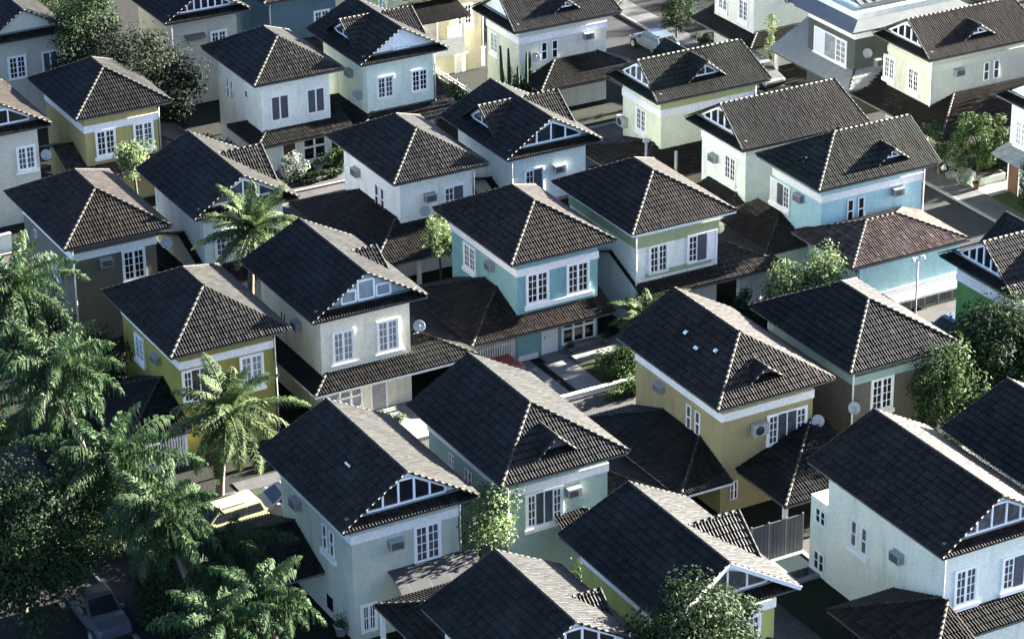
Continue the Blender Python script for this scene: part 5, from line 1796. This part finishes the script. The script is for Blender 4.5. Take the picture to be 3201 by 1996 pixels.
# street lamp with two heads before the light blue garage
t = thing('street_lamp', 'slim street lamp with two white heads in front of the light blue garage', 'street lamp', (86.4, 112.3, 0))
mb = MB(); mb.tube([(0, 0, -.05), (0, 0, 1.2), (0, 0, 3.35)], [.06, .05, .04], 8); mb.build('pole', M['metal_white'], t)
for s in (-1, 1):
    mb = MB(); mb.tube([(0, 0, 3.3), (s * .18, 0, 3.42), (s * .3, 0, 3.36)], .022, 6); a = mb.build('arm', M['metal_white'], t)
    mb = MB(); mb.lathe((s * .34, 0, 3.3), [(.001, .12), (.07, .11), (.13, .02), (.12, -.06), (.001, -.09)], 12); mb.build('lamp_head', M['lamp_clear'], t)

# vent pipes behind the sage banded house
for lab, x, y, z0, z1 in (('white vent pipe with a cowl rising behind the ridge of the sage banded house', 79.6, 129.2, 0, 5.6),):
    t = thing('vent_pipe', lab, 'pipe', (x, y, z0))
    mb = MB(); mb.tube([(0, 0, 0), (0, 0, z1)], .07, 8); mb.build('pipe', M['metal_white'], t)
    mb = MB(); mb.lathe((0, 0, z1), [(.08, 0), (.2, .05), (.2, .16), (.001, .3)], 12); mb.build('cowl', M['metal_white'], t)

# pots, bin, jars
for lab, x, y, z, r_, mat in (('blue-white bin between two bushes at the grey-shuttered house', 67.2, 147.1, .06, .33, 'metal_white'),
                              ('dark planter pot at the right end of the teal house window', 69.95, 117.4, .16, .2, 'soffit'),
                              ('small dark planter pot by the white door of the teal house', 67.75, 117.35, .16, .2, 'soffit'),
                              ('white flower pot at the foot of the grey-green house wall', 45.0, 98.2, 0, .3, 'metal_white'),
                              ('terracotta pot on the planter at the right street', 99.9, 124.6, .09, .22, 'terracotta')):
    t = thing('plant_pot', lab, 'pot', (x, y, z))
    mb = MB(); mb.lathe((0, 0, 0), [(.001, 0), (r_ * .7, 0), (r_, r_ * 1.5), (r_ * 1.08, r_ * 1.52), (r_ * 1.08, r_ * 1.7), (r_ * .9, r_ * 1.7), (r_ * .85, r_ * 1.4), (.001, r_ * 1.4)], 16)
    mb.build('pot', M[mat], t)
    cr = MB(); rnd = random.Random(int(x * 10))
    for _ in range(130):
        d = Vector((rnd.gauss(0, r_ * .6), rnd.gauss(0, r_ * .6), r_ * 1.7 + abs(rnd.gauss(0, r_ * .8))))
        add_leaf(cr, d, Vector((d.x, d.y, .3)), .13, rnd)
    cr.build('foliage', M['leaf_mid'], t)

t = thing('raised_planter', 'pale raised planter beside the pavement of the right street', 'planter', (99.95, 124.95, .03))
mb = MB(); mb.box(0, 2.4, 0, .7, 0, .45); mb.box(0, .16, .003, .697, .452, .95); mb.build('box', M['w_chalk'], t)
mb = MB(); mb.box(.2, 2.3, .1, .6, .452, .5); mb.build('soil', M['soil'], t)

# loose pale tiles lying on dark roofs
def on_left_slope(x0, x, y): return (x, y, ZE + S_ROOF * (x - x0) + .09)
for lab, x0, x, y, sx, sy in (('pale loose tile on the ochre house roof, nearest the front eaves', 64.51, 66.1, 102.6, .18, .3),
                              ('pale loose tile on the ochre house roof, middle of three', 64.51, 66.5, 101.5, .2, .26),
                              ('pale loose tile on the ochre house roof, farthest up the slope', 64.51, 66.4, 104.0, .22, .24),
                              ('thin white strip lying on the roof of the grey-green house', 44.52, 46.5, 100.0, .1, .5)):
    t = thing('loose_tile', lab, 'roof tile', on_left_slope(x0, x, y), 0)
    t.rotation_euler = (0, -math.atan(S_ROOF), 0)
    mb = MB()
    i = 6
    for k in range(i):
        a0 = pi * k / i; a1 = pi * (k + 1) / i
        mb.poly([(cos(a0) * sx / 2, -sy / 2, sin(a0) * .05), (cos(a0) * sx / 2, sy / 2, sin(a0) * .05), (cos(a1) * sx / 2, sy / 2, sin(a1) * .05), (cos(a1) * sx / 2, -sy / 2, sin(a1) * .05)])
    mb.build('tile', M['w_chalk'], t)

# grey sheet roof leaning on the front of the grey-green house
t = thing('lean_to_roof', 'weathered grey sheet roof leaning on the front of the grey-green house', 'lean-to', (46.9, 95.7, 0))
mb = MB()
for k in range(6):
    y0, y1 = 1.6 * k / 6, 1.6 * (k + 1) / 6
    f = lambda y: 2.55 + .55 * sin(pi / 2 * y / 1.6)
    mb.poly([(0, y0, f(y0)), (4.2, y0, f(y0)), (4.2, y1, f(y1)), (0, y1, f(y1))])
    mb.poly([(0, y0, f(y0) - .03), (0, y1, f(y1) - .03), (4.2, y1, f(y1) - .03), (4.2, y0, f(y0) - .03)])
mb.build('sheet', M['slab'], t)
for x in (.1, 4.1):
    mb = MB(); mb.box(x - .05, x + .05, .05, .15, -.05, 2.5); mb.build('post', M['metal_white'], t)
